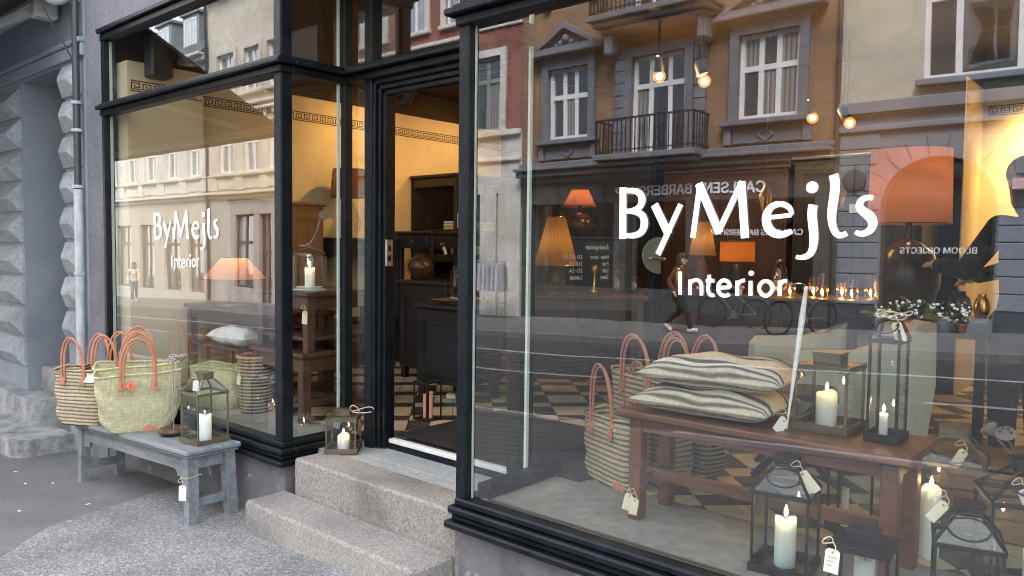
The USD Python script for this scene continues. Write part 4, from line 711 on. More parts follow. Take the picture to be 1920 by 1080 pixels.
def tote(label, loc, rz, w, d, h, mat, hh=.22, flare=1.12, handles=2, badge=False, patch_=False, group=None, name='woven_bag', rows=30, pinch=0.0):
    """woven bag: open body with a rolled rim, leather handles and trims"""
    T = thing(name, label, 'woven bag', loc, rz, group)
    ribs = mat == 'palegreen'; n = 132 if ribs else 40; ysf = lambda z: d / 2 * (1 + (flare - 1) * (z / h) ** .8) * (1 + .1 * z / h - pinch * z / h)
    an = np.arange(n) * 2 * np.pi / n; K = rows; rngs = []
    def ring(k, s):
        u = k / (K - 1); f = 1 + (flare - 1) * u ** .8; base = min(1, .86 + .14 * min(1, u * 5)); e = .28 + .1 * u
        cx = np.sign(np.cos(an)) * np.abs(np.cos(an)) ** e * w / 2 * f * base * s; cy = np.sign(np.sin(an)) * np.abs(np.sin(an)) ** (e + .2) * d / 2 * (1 + .1 * u - pinch * u) * base * s
        wob = .004 * np.sin(an * 3 + k * .5 + w * 9)
        if ribs and u < .66: rb = 1 + .012 * np.cos(an * 33) * np.sin(u * 30 + np.floor(an * 33 / np.pi) * 1.57) ; cx = cx * rb; cy = cy * (rb * 2 - 1)
        return np.stack([cx + wob, cy + wob, np.full(n, u * h) + .012 * u * np.sin(an * 2 + rz) - .02 * u * np.abs(np.cos(an)) * 0], 1)
    for k in range(K):                                           # slightly ribbed rows
        rg = ring(k, 1 + .008 * (k % 2)); rngs.append(rg)
    rngs += [ring(K - 1, .985), ring(K - 3, .97), ring(2, .95)]
    v = np.vstack(rngs + [np.array([[0, 0, .0]]), np.array([[0, 0, .012]])]); F = []; Rn = len(rngs)
    for i in range(Rn - 1):
        for j in range(n): j2 = (j + 1) % n; F += [[i * n + j, i * n + j2, (i + 1) * n + j2], [i * n + j, (i + 1) * n + j2, (i + 1) * n + j]]
    for j in range(n): j2 = (j + 1) % n; F += [[len(v) - 2, j2, j], [len(v) - 1, (Rn - 1) * n + j, (Rn - 1) * n + j2]]
    body = put(T, 'body', trimesh.Trimesh(v, np.array(F), process=False), mt[mat], 60)
    rim = ring(K - 1, 1.0); put(T, 'rim', tube(rim, .008, 6, True), mt[mat], True)
    for s in (-1, 1)[:handles]:
        y = s * ysf(h); put(T, 'handle', [arch_handle(-w * .23 + o_, w * .23 + o_ * .4, y + o_ * .3, h - .02, hh - abs(o_) * .7, .0062, lean=.06 * s) for o_ in (0, .017)], mt['leather'], True)
        if handles > 2 or True:
            [put(T, 'handle_patch', moved(bx(-.017, .017, -.004, .004, -.03, .02, .003), (x, s * ysf(h - .065) + s * .006, h - .065)), mt['leather']) for x in (-w * .23, w * .23)]
    if badge:
        bd = put(T, 'badge', [moved(bx(-.024, .024, -.003, .003, -.024, .024, .002), (-.1 * w, -ysf(h - .05) - .012, h - .062), ry=45)], mt['orangeleather'])
        put(bd, 'badge_mark', xz_prism(unary_union([LineString([(-.1 * w, h - .072), (-.1 * w, h - .05), (-.1 * w - .005, h - .055)]).buffer(.002), sbox(-.1 * w - .006, h - .077, -.1 * w + .006, h - .073)]), -ysf(h - .05) - .0175, -ysf(h - .05) - .0155), mt['ink'])
    if patch_: put(T, 'corner_patch', moved(trimesh.creation.icosphere(2, .04), (-.0, 0, 0), s=None).apply_transform(np.diag([1, .35, .7, 1])) if False else moved(trimesh.convex.convex_hull(np.array([(x, -d / 2 * .9 - .008 + .01 * abs(x) * 10, z) for x, z in ((-.045, .003), (.045, .003), (.04, .03), (-.04, .03), (0, .045))] + [(x, -d / 2 * .9 + .02, z) for x, z in ((-.045, .003), (.045, .003), (.04, .03), (-.04, .03))])), (w * .1 if patch_ is True else patch_, 0, 0)), mt['leather'])
    return T
def pillow_mesh(w, d, h, n=34, seed=1):
    u = np.linspace(-1, 1, n); U, V = np.meshgrid(u, u, indexing='ij'); r = np.random.default_rng(seed)
    px = (U * (1 - .06 * (1 - V ** 2)) * w / 2); py = V * (1 - .07 * (1 - U ** 2)) * d / 2
    t = np.clip((1 - U ** 4) * (1 - V ** 4), 0, 1) ** .55 * h / 2
    wr = .006 * (np.sin(U * 7 + V * 3 + seed) + np.sin(V * 9 - U * 4 + 2 * seed)) * t / (h / 2); 
    vt = np.stack([px, py, t + wr], -1).reshape(-1, 3); vb = np.stack([px, py, -t * .8 + wr * .4], -1).reshape(-1, 3); F = []
    for i in range(n - 1):
        for j in range(n - 1):
            a_ = i * n + j; F += [[a_, a_ + n, a_ + n + 1], [a_, a_ + n + 1, a_ + 1]]; b_ = a_ + n * n; F += [[b_, b_ + n + 1, b_ + n], [b_, b_ + 1, b_ + n + 1]]
    return trimesh.Trimesh(np.vstack([vt, vb]), np.array(F), process=False)
def simple_table(name, label, cat, loc, rz, w, d, h, mat, leg=.05, topt=.03, over=.03, apron=.07, stretch=None, shelf=None, group=None, drawer=False):
    T = thing(name, label, cat, loc, rz, group); m = mt[mat]
    put(T, 'tabletop', bx(-w / 2, w / 2, -d / 2, d / 2, h - topt, h, .006), m); a_, b_ = w / 2 - over, d / 2 - over
    for x in (-a_, a_ - leg):
        for y in (-b_, b_ - leg): put(T, 'leg', bx(x, x + leg, y, y + leg, 0, h - topt, .004), m)
    for nm, q in (('apron', (-a_ + leg, a_ - leg, -b_ + .008, -b_ + .03)), ('apron', (-a_ + leg, a_ - leg, b_ - .03, b_ - .008)), ('apron', (-a_ + .008, -a_ + .03, -b_ + leg, b_ - leg)), ('apron', (a_ - .03, a_ - .008, -b_ + leg, b_ - leg))):
        put(T, nm, bx(*q, h - topt - apron, h - topt, .002), m)
    if stretch:
        put(T, 'stretcher', bx(-a_ + leg / 2, a_ - leg / 2, -.02, .02, stretch, stretch + .045, .004), m)
        for x in (-a_ + .01, a_ - leg + .01): put(T, 'stretcher', bx(x, x + .03, -b_ + leg, b_ - leg, stretch, stretch + .04, .003), m)
    if shelf: put(T, 'shelf', bx(-a_ + .006, a_ - .006, -b_ + .006, b_ - .006, shelf, shelf + .022, .003), m)
    if drawer:
        dr = put(T, 'drawer', bx(-a_ + leg + .02, a_ - leg - .02, -b_ + .0, -b_ + .012, h - topt - apron + .012, h - topt - .012, .003), m); put(dr, 'knob', moved(trimesh.creation.icosphere(1, .012), (0, -b_ - .008, h - topt - apron / 2)), mt['steel'], True)
    return T
def cabinet(name, label, cat, loc, rz, w, d, h, mat, legs=.0, panel=True, glassy=False, glow_=None, shelves=(), group=None):
    """front faces -y of its own frame"""
    T = thing(name, label, cat, loc, rz, group); m = mt[mat]
    if not glassy: put(T, 'carcass', bx(-w / 2, w / 2, -d / 2, d / 2, legs, h - .03, .004), m)
    else:
        put(T, 'carcass', [bx(-w / 2, -w / 2 + .03, d / 2 - .03, d / 2, 0, h - .03), bx(w / 2 - .03, w / 2, d / 2 - .03, d / 2, 0, h - .03), bx(-w / 2, w / 2, d / 2 - .02, d / 2, 0, h - .03), bx(-w / 2, w / 2, -d / 2, d / 2, 0, .12)], m)
        for x in (-w / 2, w / 2 - .05): put(T, 'front_stile', bx(x, x + .05, -d / 2, -d / 2 + .04, 0, h - .03, .003), m)
        for x in (-w / 2 + .004, w / 2 - .034): [put(T, 'side_rail', bx(x, x + .03, -d / 2 + .04, d / 2 - .03, z, z + .08), m) for z in (.12, h * .52, h - .12)]
        for z in shelves: put(T, 'shelf', bx(-w / 2 + .04, w / 2 - .04, -d / 2 + .05, d / 2 - .03, z, z + .02), m)
        for z0, z1 in ((.2, h * .52), (h * .52 + .08, h - .12)):
            put(T, 'door_pane', quad((-w / 2 + .05, -d / 2 + .02, z0), (w / 2 - .05, -d / 2 + .02, z0), (w / 2 - .05, -d / 2 + .02, z1), (-w / 2 + .05, -d / 2 + .02, z1)), mt['thin'])
    put(T, 'top', bx(-w / 2 - .025, w / 2 + .025, -d / 2 - .025, d / 2 + .01, h - .03, h, .008), m)
    if legs:
        for x in (-w / 2 + .01, w / 2 - .06):
            for y in (-d / 2 + .01, d / 2 - .06): put(T, 'leg', bx(x, x + .05, y, y + .05, 0, legs + .02, .004), m)
    if panel and not glassy:
        for x0, x1 in ((-w / 2 + .03, -.01), (.01, w / 2 - .03)) if w > .6 else ((-w / 2 + .03, w / 2 - .03),):
            put(T, 'door', [frame_xz(x0, x1, legs + .05, h - .08, .06, -d / 2 - .014, -d / 2 + .002), bx(x0 + .06, x1 - .06, -d / 2 - .004, -d / 2 + .003, legs + .11, h - .14)], m)
    return T
def shade_lamp(label, loc, zb, r0, r1, h, col, bright, base='potdark', baser=.08, cat='lamp', drum=False, pleat=0, group=None, baseprof=None, power=None, tagm=None):
    """table lamp: base from z 0 to zb, shade from zb to zb+h, lit from inside"""
    T = thing('table_lamp', label, cat, loc, group=group)
    prof = baseprof or [(0, 0), (baser, 0), (baser, .015), (baser * .55, .03), (baser * .9, zb * .3), (baser, zb * .5), (baser * .8, zb * .75), (baser * .3, zb * .9), (.012, zb * .95), (.012, zb + .04)]
    put(T, 'base', lathe(prof, 24), mt[base], 40); n = 48 if pleat else 32
    key = f'shade_{len(taken)}'
    sm = usdkit.material(stage, LK + key, {'d': ('diffuse_bsdf', {'color': col}), 't': ('translucent_bsdf', {'color': tuple(min(1, c * 1.15) for c in col)}), 'm': ('mix_closure', {'fac': .6})}, [('d.BSDF', 'm.closure1'), ('t.BSDF', 'm.closure2')], surface='m.closure')
    m = lathe([(r0, zb), ((r0 + r1) / 2, zb + h / 2), (r1, zb + h)], n); v = m.vertices
    if pleat: an = np.arctan2(v[:, 1], v[:, 0]); f = 1 + .045 * np.cos(an * 24); v[:, 0] *= f; v[:, 1] *= f; m.vertices = v
    sh = put(T, 'shade', m, sm, not pleat); t = np.linspace(0, 2 * np.pi, n, endpoint=False)
    put(sh, 'shade_rim', [tube([(r * math.cos(a), r * math.sin(a), z) for a in t], .004, 5, True) for r, z in ((r0, zb), (r1, zb + h))], mt['brass'] if not pleat else mt['gold'])
    bl = glow(f'lamp_bulb_{len(taken)}', (1.0, .68, .36), bright)
    put(T, 'bulb', moved(trimesh.creation.icosphere(2, .028), (0, 0, zb + h * .45)), bl, True); put(T, 'socket', tube([(0, 0, zb - .02), (0, 0, zb + h * .4)], .012, 8), mt['brass'])
    return T

# ---------------------------------------------------------------- right display window
TB = simple_table('display_bench', 'low red brown wooden bench carrying pillows and lanterns behind the right window', 'bench', (-1.185, .47, FL), 0, 1.11, .38, .455, 'table', .055, .028, .045, .06, .14)
price_tag(TB, (-.49, -.165, .13), 20, 12, label='pair of cream tags tied round the front leg'); price_tag(TB, (-.46, -.17, .12), 20, 8)
for n, (x, y, z, w, rz, s, lab) in enumerate(((-1.40, .49, .998, .56, 3, 1, 'lower striped linen pillow lying on the red brown bench'), (-1.375, .50, 1.108, .56, 6, 2, 'upper striped linen pillow with broad cream band on top of the other'))):
    T = thing('striped_pillow', lab, 'pillow', (x, y, z), rz); put(T, 'cover', pillow_mesh(w, .42, .125, seed=s), mt['pillow'], True)
tote('short striped woven bag with tan handles on the floor left of the wooden bench', (-2.0, .70, FL), -22, .36, .16, .32, 'striped', .27, 1.06, patch_=.12)
tote('tall striped woven bag with two pairs of tan handles behind the short striped one', (-1.93, .90, FL), -18, .42, .2, .5, 'striped', .22, 1.08)
tote('tall dark striped woven bag at the back behind the pillows', (-1.82, 1.06, FL), -14, .36, .16, .48, 'stripedark', .22, 1.08)
lantern('brass box lantern with a flat lid on the wooden bench beside the pillows', (-.975, .54, .946), 0, .19, .2, .225, 'flat', cap=(.1, .08, .04), ring=False)
candle('lit thick white candle inside the box lantern on the wooden bench', (-.985, .545, .954), .037, .125)
LT = lantern('tall narrow lantern with a string ring on the right end of the wooden bench', (-.765, .5, .946), 0, .1, .12, .345, 'pyramid', .06, (.055, .06, .01), 'zincdark', tagged=dict(at=(.03, -.05, .435), rz=30, tilt=-18, label='long cream tag on the lantern top'))
put(LT, 'string_bow', [tube([(.05 * math.cos(a), .05 * math.sin(a), .43 + .008 * math.sin(2 * a)) for a in np.linspace(0, 6.2, 20)], .003, 5, True), tube([(.055 * math.cos(a) + .01, .05 * math.sin(a) + .01, .443 + .006 * math.sin(3 * a)) for a in np.linspace(0, 6.2, 20)], .0026, 5, True)], mt['string'])
candle('small unlit looking white candle inside the tall narrow lantern', (-.775, .5, .954), .014, .085, True, flame=.9)
TP = thing('tapered_glass_drop', 'long white frosted tapering stick leaning between pillows and box lantern', 'ornament', (-1.075, .40, .95))
put(TP, 'drop', tube([(0, 0, 0), (.018, .01, .2), (.036, .02, .4), (.046, .025, .52)], [.003, .007, .011, .006], 10), M('frosted_white', (.7, .72, .74), (.8, .82, .83), 40, .3, .6, 90), True)
price_tag(TP, (.0, -.01, .06), 60, 40, .045, .06, 'card_w')
AC = thing('armchair', 'pale sage upholstered armchair standing behind the wooden bench', 'armchair', (-1.56, 2.26, FL), -49)
side = Polygon([(-.42, .12), (.4, .12), (.42, .3), (.4, .52), (.36, .56), (.0, .57), (-.2, .62), (-.38, .74), (-.45, .73), (-.46, .4)])
side = affinity.scale(side.buffer(.05).buffer(-.05), .86, 1, origin=(0, 0))
def yz(poly, x0, x1): m = xz_prism(poly, x0, x1); v = m.vertices.copy(); m.vertices = np.stack([-v[:, 1] * -1, -v[:, 0] * -1, v[:, 2]], 1)[:, [0, 1, 2]]; return m
for s in (-.42, .3): put(AC, 'arm', yz(affinity.scale(side, -1, 1, origin=(0, 0)), s, s + .12), mt['sage'])
put(AC, 'backrest', moved(bx(-.36, .36, .28, .4, .2, .73, .05), rx=-4), mt['sage'], 50); put(AC, 'seat', bx(-.31, .31, -.36, .3, .2, .43, .05), mt['sage'], 50)
for x in (-.34, .34):
    for y in (-.34, .38): put(AC, 'leg', tube([(x, y, .14), (x * 1.05, y * 1.05, 0)], [.022, .014], 8), mt['black'])
# floor lanterns
lantern('glass lantern with a pyramid roof on the grey floor in front of the bench', (-1.02, .28, FL), 8, .19, .19, .275, 'pyramid', .075, (.075, .06, .035), 'zincdark', tagged=dict(at=(.05, -.03, .375), rz=20, tilt=-38, w=.04, h=.085, label='cream tag lying on the glass roof'))
candle('lit white candle in the pyramid lantern before the bench', (-1.02, .28, FL + .008), .036, .17)
lantern('square lantern with a dark flat lid at the bottom edge of the window', (-.715, .125, FL), 6, .17, .17, .205, 'flat', cap=(.085, .07, .035), metal='zincdark', ring=False, tagged=dict(at=(-.07, -.09, .225), rz=0, tilt=4, w=.042, h=.075, writing=True, label='cream tag with pencil writing'))
candle('white candle in the flat lidded lantern near the glass', (-.71, .12, FL + .008), .03, .165, False)
lantern('pyramid roofed lantern with black cap at the bottom right of the window', (-.46, .24, FL), 14, .18, .18, .255, 'pyramid', .07, (.075, .06, .035), 'zincdark', tagged=dict(at=(-.06, -.02, .385), rz=20, tilt=40, label='cream tag standing off the lantern roof'))
lantern('copper edged glass lantern at the right edge of the window', (-.37, .62, FL), 22, .24, .24, .31, 'pyramid', .08, (.08, .08, .04), 'zincdark', tagged=dict(at=(-.03, -.08, .38), rz=10, tilt=-25, mat='card_w', label='white card on the roof glass'))
candle('lit white candle in the lantern at the right edge', (-.33, .56, FL + .008), .03, .16)
lantern('large lantern with a square brown cap behind the right end of the bench', (-.64, .93, FL), 6, .22, .22, .32, 'pyramid', .08, (.1, .08, .05), 'brass', tagged=dict(at=(.04, -.06, .4), rz=20, tilt=28, label='cream tag with a string bow on the roof'))
candle('tall lit white candle in the large lantern behind the bench end', (-.665, .72, FL + .004), .033, .26)
lantern('thin framed lantern in the shade under the bench', (-.97, .86, FL), 4, .17, .17, .3, 'flat', cap=(.06, .06, .02), metal='zincdark', ring=False)
candle('slim unlit white candle standing behind the front pyramid lantern', (-.955, .7, FL), .013, .2, False)
for n, (x, y, z, tz) in enumerate(((-.56, 1.16, .9, 1), (-.5, 1.1, .9, -1))):
    T = thing('lotus_pod', ['dried lotus pod with a stem lying at the right of the window', 'round dried lotus pod with holes at the right edge'][n], 'dried pod', (x, y, z)); pr = [(.004, -.035), (.012, -.02), (.034, .008), (.036, .014), (.03, .018), (0, .016)]
    put(T, 'pod', moved(lathe(pr, 14), rx=40 if n else -20, ry=-50 if n == 0 else 0), mt['pod'], 50); put(T, 'stem', tube(smoothpath([(.015, -.0, -.02), (.06, 0, -.07), (.1, .02, -.13)] if n == 0 else [(0, .02, -.02), (.02, .08, -.08), (.03, .1, -.14)], 8), .004, 6), mt['pod'])
    put(T, 'seed_hole', [moved(trimesh.creation.icosphere(1, .006), (.018 * math.cos(k), -.012 if n else .0, .016 + .018 * math.sin(k))) for k in np.arange(6) * 1.047], mt['ink'])
CR = thing('wooden_crate', 'low brown wooden box behind the lanterns at the right', 'box', (-.5, 1.22, FL), 12)
for k in range(3): put(CR, 'slat', bx(-.24, .24, -.16, -.145, .01 + k * .09, .09 + k * .09, .003), mt['brownwood']); put(CR, 'slat', bx(-.24, .24, .145, .16, .01 + k * .09, .09 + k * .09, .003), mt['brownwood'])
put(CR, 'lid', bx(-.25, .25, -.17, .17, .28, .3, .004), mt['brownwood'])
ES = thing('folding_stool', 'small black folding stool with crossed legs on the chequered tiles', 'stool', (-1.45, 1.45, FL), 20)
for s in (-.14, .14): put(ES, 'leg', bar((-.18, s, 0), (.18, s, .4), .03), mt['black']); put(ES, 'leg', bar((.18, s * .8, 0), (-.18, s * .8, .4), .03), mt['black'])
put(ES, 'seat', bx(-.2, .2, -.17, .17, .39, .42, .006), mt['black'])

# open glazed door swung into the shop
DR = thing('shop_door', 'open dark framed glass door swung inwards with opening hours seen from behind', 'door', (-2.43, .52, FL), 76.5)
L_ = .93
put(DR, 'stile', bx(0, .05, -.02, .02, .01, 2.0, .004), mt['frame']); put(DR, 'stile', bx(L_ - .07, L_, -.02, .02, .01, 2.0, .004), mt['frame']); put(DR, 'rail', bx(.05, L_ - .07, -.02, .02, .01, .07, .004), mt['frame']); put(DR, 'rail', bx(.05, L_ - .07, -.02, .02, 1.92, 2.0, .004), mt['frame'])
put(DR, 'pane', quad((.05, 0, .07), (L_ - .07, 0, .07), (L_ - .07, 0, 1.92), (.05, 0, 1.92)), mt['thin'])
ln = []
for txt, s, z in (('Åbningstider', .55, 1.1), ('Man-tors:', .55, 1.05), ('10-17.30', .37, 1.05), ('Fre:', .55, 1.015), ('10-18', .37, 1.015), ('Lør:', .55, .98), ('10-14', .37, .98), ('Søn:', .55, .945), ('Lukket', .37, .945)):
    m = meshkit.text_mesh(txt, .02, .001); v = m.vertices.copy(); m.vertices = np.stack([s - v[:, 0], .004 + v[:, 2], z + v[:, 1]], 1); ln.append(m)
put(DR, 'opening_hours', ln, mt['card_w'])
pl_ = Point(L_ - .03, 1.07).buffer(.1, 16).intersection(sbox(L_ - .2, .9, L_ - .03, 1.3)); pl_ = affinity.scale(unary_union([pl_, sbox(L_ - .045, .97, L_ - .02, 1.17)]), 1.3, 1, origin=(L_ - .02, 1.07))
put(DR, 'handle_plate', xz_prism(pl_, -.026, -.021), M('sage_metal_plate', (.22, .24, .2), (.27, .29, .24), 6, .5)); put(DR, 'handle', [tube(smoothpath([(L_ - .035, -.02, 1.05), (L_ - .035, -.065, 1.05), (L_ - .07, -.07, 1.05), (L_ - .15, -.07, 1.055)], 12), .009, 8)], mt['steel'], True)
top('floor_beam', bx(-2.34, -2.26, .1, .62, FL, FL + .06, .006), mt['frame'], 'dark beam on the floor along the inside of the return pane', 'beam')

# shop interior: furniture along the back and the lamps
for n, (x, w, h, lab) in enumerate(((-5.35, .9, 2.0, 'added dark cupboard at the back of the shop in the left corner'), (-4.25, 1.1, 2.15, 'added wide dark cupboard against the back wall behind the doorway'), (-3.05, 1.15, 2.05, 'added dark back wall cupboard behind the gold pleated lamp'), (-1.95, .95, 2.1, 'added dark cupboard on the back wall next to the brick coloured lamp'))):
    cabinet('cupboard', lab, 'cupboard', (x, 4.1, FL), 0, w, .5, h - .25, 'black' if n % 2 else 'darkwood', .06)  # cupboards added to darken the middle of the shop
LTB = simple_table('long_table', 'long black table in the middle of the shop carrying lamps and glassware', 'table', (-2.35, 2.9, FL), 0, 1.7, .6, .8, 'black', .06, .03, .04, .12)
shade_lamp('brick orange rectangular looking drum lamp lit on the long black table', (-2.43, 2.86, FL + .8), .22, .12, .12, .145, (.62, .22, .05), 3.2, 'black', .06, drum=True)
shade_lamp('gold speckled cone shaded lamp on the left end of the long black table', (-2.76, 2.97, FL + .8), .26, .1, .06, .25, (.45, .25, .09), 3, 'brownwood', .05)
RT = simple_table('round_edge_table', 'dark side table under the gold pleated lamp', 'table', (-3.3, 2.1, FL), 38, 1.0, .5, .78, 'darkwood', .05)
shade_lamp('gold pleated lamp on the dark side table', (-3.38, 1.98, FL + .78), .2, .15, .06, .34, (.5, .27, .08), 4, 'brass', .06, pleat=24)
TC = cabinet('tall_cabinet', 'tall dark cabinet with a brick orange lamp on top', 'cabinet', (-3.95, 3.0, FL), 35, .7, .4, 1.2, 'black')
shade_lamp('brick orange cone lamp with a round dark vase base on the tall cabinet', (-3.87, 2.92, FL + 1.2), .25, .14, .07, .14, (.65, .2, .06), 4.5, 'potdark', .1, baseprof=[(0, 0), (.06, 0), (.11, .06), (.115, .12), (.08, .18), (.03, .2), (.02, .25), (.02, .28)])
BL = simple_table('lamp_table', 'dark table under the big drum lamp', 'table', (-1.2, 2.85, FL), 0, .8, .6, .72, 'black', .05)
shade_lamp('big salmon drum lamp with a round dark vase base in the right window', (-1.255, 2.62, FL + .72), .55, .225, .215, .43, (.55, .25, .14), 12, 'potdark', .17, baseprof=[(0, 0), (.08, 0), (.13, .06), (.175, .18), (.18, .26), (.14, .38), (.07, .44), (.025, .46), (.02, .5), (.02, .56)])
for n, (x, y) in enumerate(((-2.0, 2.75), (-1.9, 2.9), (-1.8, 2.78), (-1.72, 2.92), (-1.62, 2.8), (-1.55, 2.95))):
    T = thing('glass_candle_holder', ['first', 'second', 'third', 'fourth', 'fifth', 'last'][n] + ' amber glass candle holder from the left in the row on the long table', 'candle holder', (x, y, FL + .8), group='amber glass holders on the long table')
    put(T, 'glass', lathe([(.0, .002), (.035, .002), (.04, .05), (.036, .1 + .03 * (n % 3))], 14), mt['amber'] if 'amber' in mt else mt.setdefault('amber', glass('amber_glass', .1, (.95, .65, .25))), True); put(T, 'flame', lathe([(.001, .02), (.009, .03), (.008, .04), (.001, .06)], 8), mt['flame'], True)
for n, (px_, y, z) in enumerate(((-2.1, 2.55, 1.92), (-1.75, 2.9, 1.95))):
    T = thing('hanging_ornament', ['brass leaf ornament hanging left of the e in the lettering', 'brass leaf ornament hanging right of the j in the lettering'][n], 'ornament', (px_, y, z)); put(T, 'wire', tube([(0, 0, .1), (0, 0, 1.3)], .002, 4), mt['brass'])
    for k in range(7): a_ = k * 2 * np.pi / 7; put(T, 'leaf', trimesh.Trimesh(np.array([(0, 0, .12), (.03 * math.cos(a_ + .4), .03 * math.sin(a_ + .4), .02), (.02 * math.cos(a_), .02 * math.sin(a_), -.08), (.045 * math.cos(a_), .045 * math.sin(a_), .03)]), np.array([[0, 1, 2], [0, 2, 3], [1, 3, 2]]), process=False), mt['gold'])
# spotlights
def spot(label, loc, aim=(0, 0, -1), group=None, r=.035, wash=False):
    T = thing('spotlight', label, 'spotlight', loc, group=group); aim = np.array(aim, float) / np.linalg.norm(aim); R = trimesh.geometry.align_vectors([0, 0, -1], aim)
    m = lathe([(.012, .1), (.03, .08), (.04, .0), (.036, .0), (.02, .07)] if not wash else [(.02, .11), (.05, .1), (.055, -.05), (.05, -.05), (.045, .06), (.0, .07)], 14); m.apply_transform(R); put(T, 'housing', m, mt['pipeD'], 40)
    put(T, 'bulb', moved(trimesh.creation.icosphere(2, .022 if not wash else .026), aim * (.045 if not wash else .0)), mt['bulb' if not wash else ('bulbR' if loc[0] > -2 else ('bulbW' if loc[1] < 3 else 'bulbD'))], True)
    if not wash: put(T, 'glow_halo', moved(trimesh.creation.icosphere(3, .043), aim * .045), mt['glow_halo'], True); put(T, 'stem', tube([(0, 0, .06), (0, 0, 3.17 - loc[2])], .008, 6), mt['pipeD']); return T  # glowing shell added round the bulb as its halo
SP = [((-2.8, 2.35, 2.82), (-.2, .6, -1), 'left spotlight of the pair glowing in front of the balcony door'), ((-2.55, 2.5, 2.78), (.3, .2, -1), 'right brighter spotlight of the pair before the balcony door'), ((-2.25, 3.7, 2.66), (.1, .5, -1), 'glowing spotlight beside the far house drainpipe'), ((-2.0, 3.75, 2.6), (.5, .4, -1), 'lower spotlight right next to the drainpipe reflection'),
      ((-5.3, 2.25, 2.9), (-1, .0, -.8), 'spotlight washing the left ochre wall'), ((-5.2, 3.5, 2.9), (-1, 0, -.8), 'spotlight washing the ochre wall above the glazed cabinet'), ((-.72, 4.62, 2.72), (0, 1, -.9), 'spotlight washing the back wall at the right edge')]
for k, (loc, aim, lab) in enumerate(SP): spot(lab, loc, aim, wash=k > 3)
for n, (x, y) in enumerate(((-5.62, .5), (-5.0, .62))):
    pass
CS = thing('ceiling_spot', 'large black cylinder spotlight under the ceiling of the left window', 'spotlight', (-5.72, .46, 2.93)); put(CS, 'housing', lathe([(0, .24), (.075, .24), (.075, 0), (.065, 0), (.065, .05), (0, .05)], 20), mt['pipeD'], 40); put(CS, 'reflector', lathe([(.064, .003), (.03, .045), (0, .046)], 16), mt['steel'], True)
SPK = thing('wall_speaker', 'black box loudspeaker on the pilaster in the left window', 'loudspeaker', (-5.85, .3, 2.82)); put(SPK, 'cabinet', bx(-.07, .07, -.08, .08, 0, .3, .012), mt['pipeD']); put(SPK, 'front_cloth', bx(.07, .075, -.07, .07, .015, .285, .003), mt['black'])

# ---------------------------------------------------------------- left window and behind the return pane
TL = simple_table('display_table', 'dark brown table with a lower shelf in the left window under the orange lamp', 'table', (-5.2, .72, FL), 0, 1.3, .5, .64, 'darkwood', .055, .03, .02, .07, None, .33)
shade_lamp('orange cone shaded lamp with a metal base in the left window', (-5.42, .66, FL + .64), .2, .235, .09, .16, (.75, .36, .2), 9, 'brass', .1, baseprof=[(0, 0), (.13, 0), (.12, .02), (.05, .03), (.05, .12), (.06, .13), (.02, .15), (.02, .24)])
T = thing('cushion', 'white shaggy cushion on the shelf of the dark table in the left window', 'cushion', (-5.2, .62, FL + .43), 4); put(T, 'cover', pillow_mesh(.46, .36, .16, seed=4), mt['fur'], True)
tote('round pale green bag built for a reflection in the left window', (-4.98, .3, FL), 10, .46, .3, .26, 'palegreen', .1, 1.02, handles=0, pinch=.5)  # solid bag added where a reflection lies in the glass
T = thing('basket_stack', 'tall dark woven basket with tan rim beside the pale green bag', 'basket', (-4.62, .36, FL)); put(T, 'body', lathe([(0, 0), (.1, 0), (.12, .2), (.115, .36), (.1, .36), (.1, .02)], 20), mt['stripedark'], True); put(T, 'rim', tube([(.115 * math.cos(a), .115 * math.sin(a), .365) for a in np.linspace(0, 2 * np.pi, 24, endpoint=False)], .012, 6, True), mt['leather'], True); price_tag(T, (.02, -.125, .28), 10, 14)
candle('slim white candle at the left window corner post', (-4.0, .22, FL), .016, .17, False)
simple_table('low_table', 'dark brown low table carrying a stool behind the return pane', 'table', (-4.33, .62, FL), 0, .62, .6, .44, 'darkwood', .06, .03, .015, .09, .1)
ST = simple_table('stool', 'dark brown stool stacked on the low table under the glass cloche', 'stool', (-4.33, .62, FL + .44), 0, .6, .52, .375, 'darkwood', .055, .03, .015, .08, None, .07)
price_tag(ST, (.28, -.26, .28), 30, 3, .034, .08, writing=False)
def cloche(label, loc, r, h, tray='card_w'):
    T = thing('glass_cloche', label, 'glass cloche', loc); put(T, 'glass', lathe([(r, 0), (r, h * .78), (r * .85, h * .9), (r * .4, h * .97), (.012, h)], 22), mt['thin'], True); put(T, 'knob', lathe([(.008, h), (.02, h + .015), (.018, h + .03), (0, h + .04)], 12), mt['thin'], True)
    put(T, 'saucer', lathe([(0, .004), (r * .7, .004), (r * .78, .02), (r * .74, .02), (r * .66, .01), (0, .01)], 20), mt[tray], 40); put(T, 'rim', tube([(r * math.cos(a), r * math.sin(a), .004) for a in np.linspace(0, 2 * np.pi, 22, endpoint=False)], .004, 5, True), mt['edge']); return T
cloche('glass cloche over a candle on the dark stool behind the return pane', (-4.24, .52, FL + .816), .11, .27); candle('lit white candle under the glass cloche behind the return pane', (-4.235, .52, FL + .826), .031, .13)
T = thing('dried_stem', 'dried lotus stem with a grey pod lying on the cloche', 'dried pod', (-4.3, .55, FL + 1.08)); put(T, 'stem', tube(smoothpath([(-.1, 0, .02), (0, .02, .04), (.06, .02, .1), (.1, .03, .2)], 10), .005, 6), mt['pod']); put(T, 'pod', moved(lathe([(.004, -.03), (.03, .005), (.03, .012), (0, .014)], 12), (.12, .03, .21), ry=70), mt['pod'], 40)
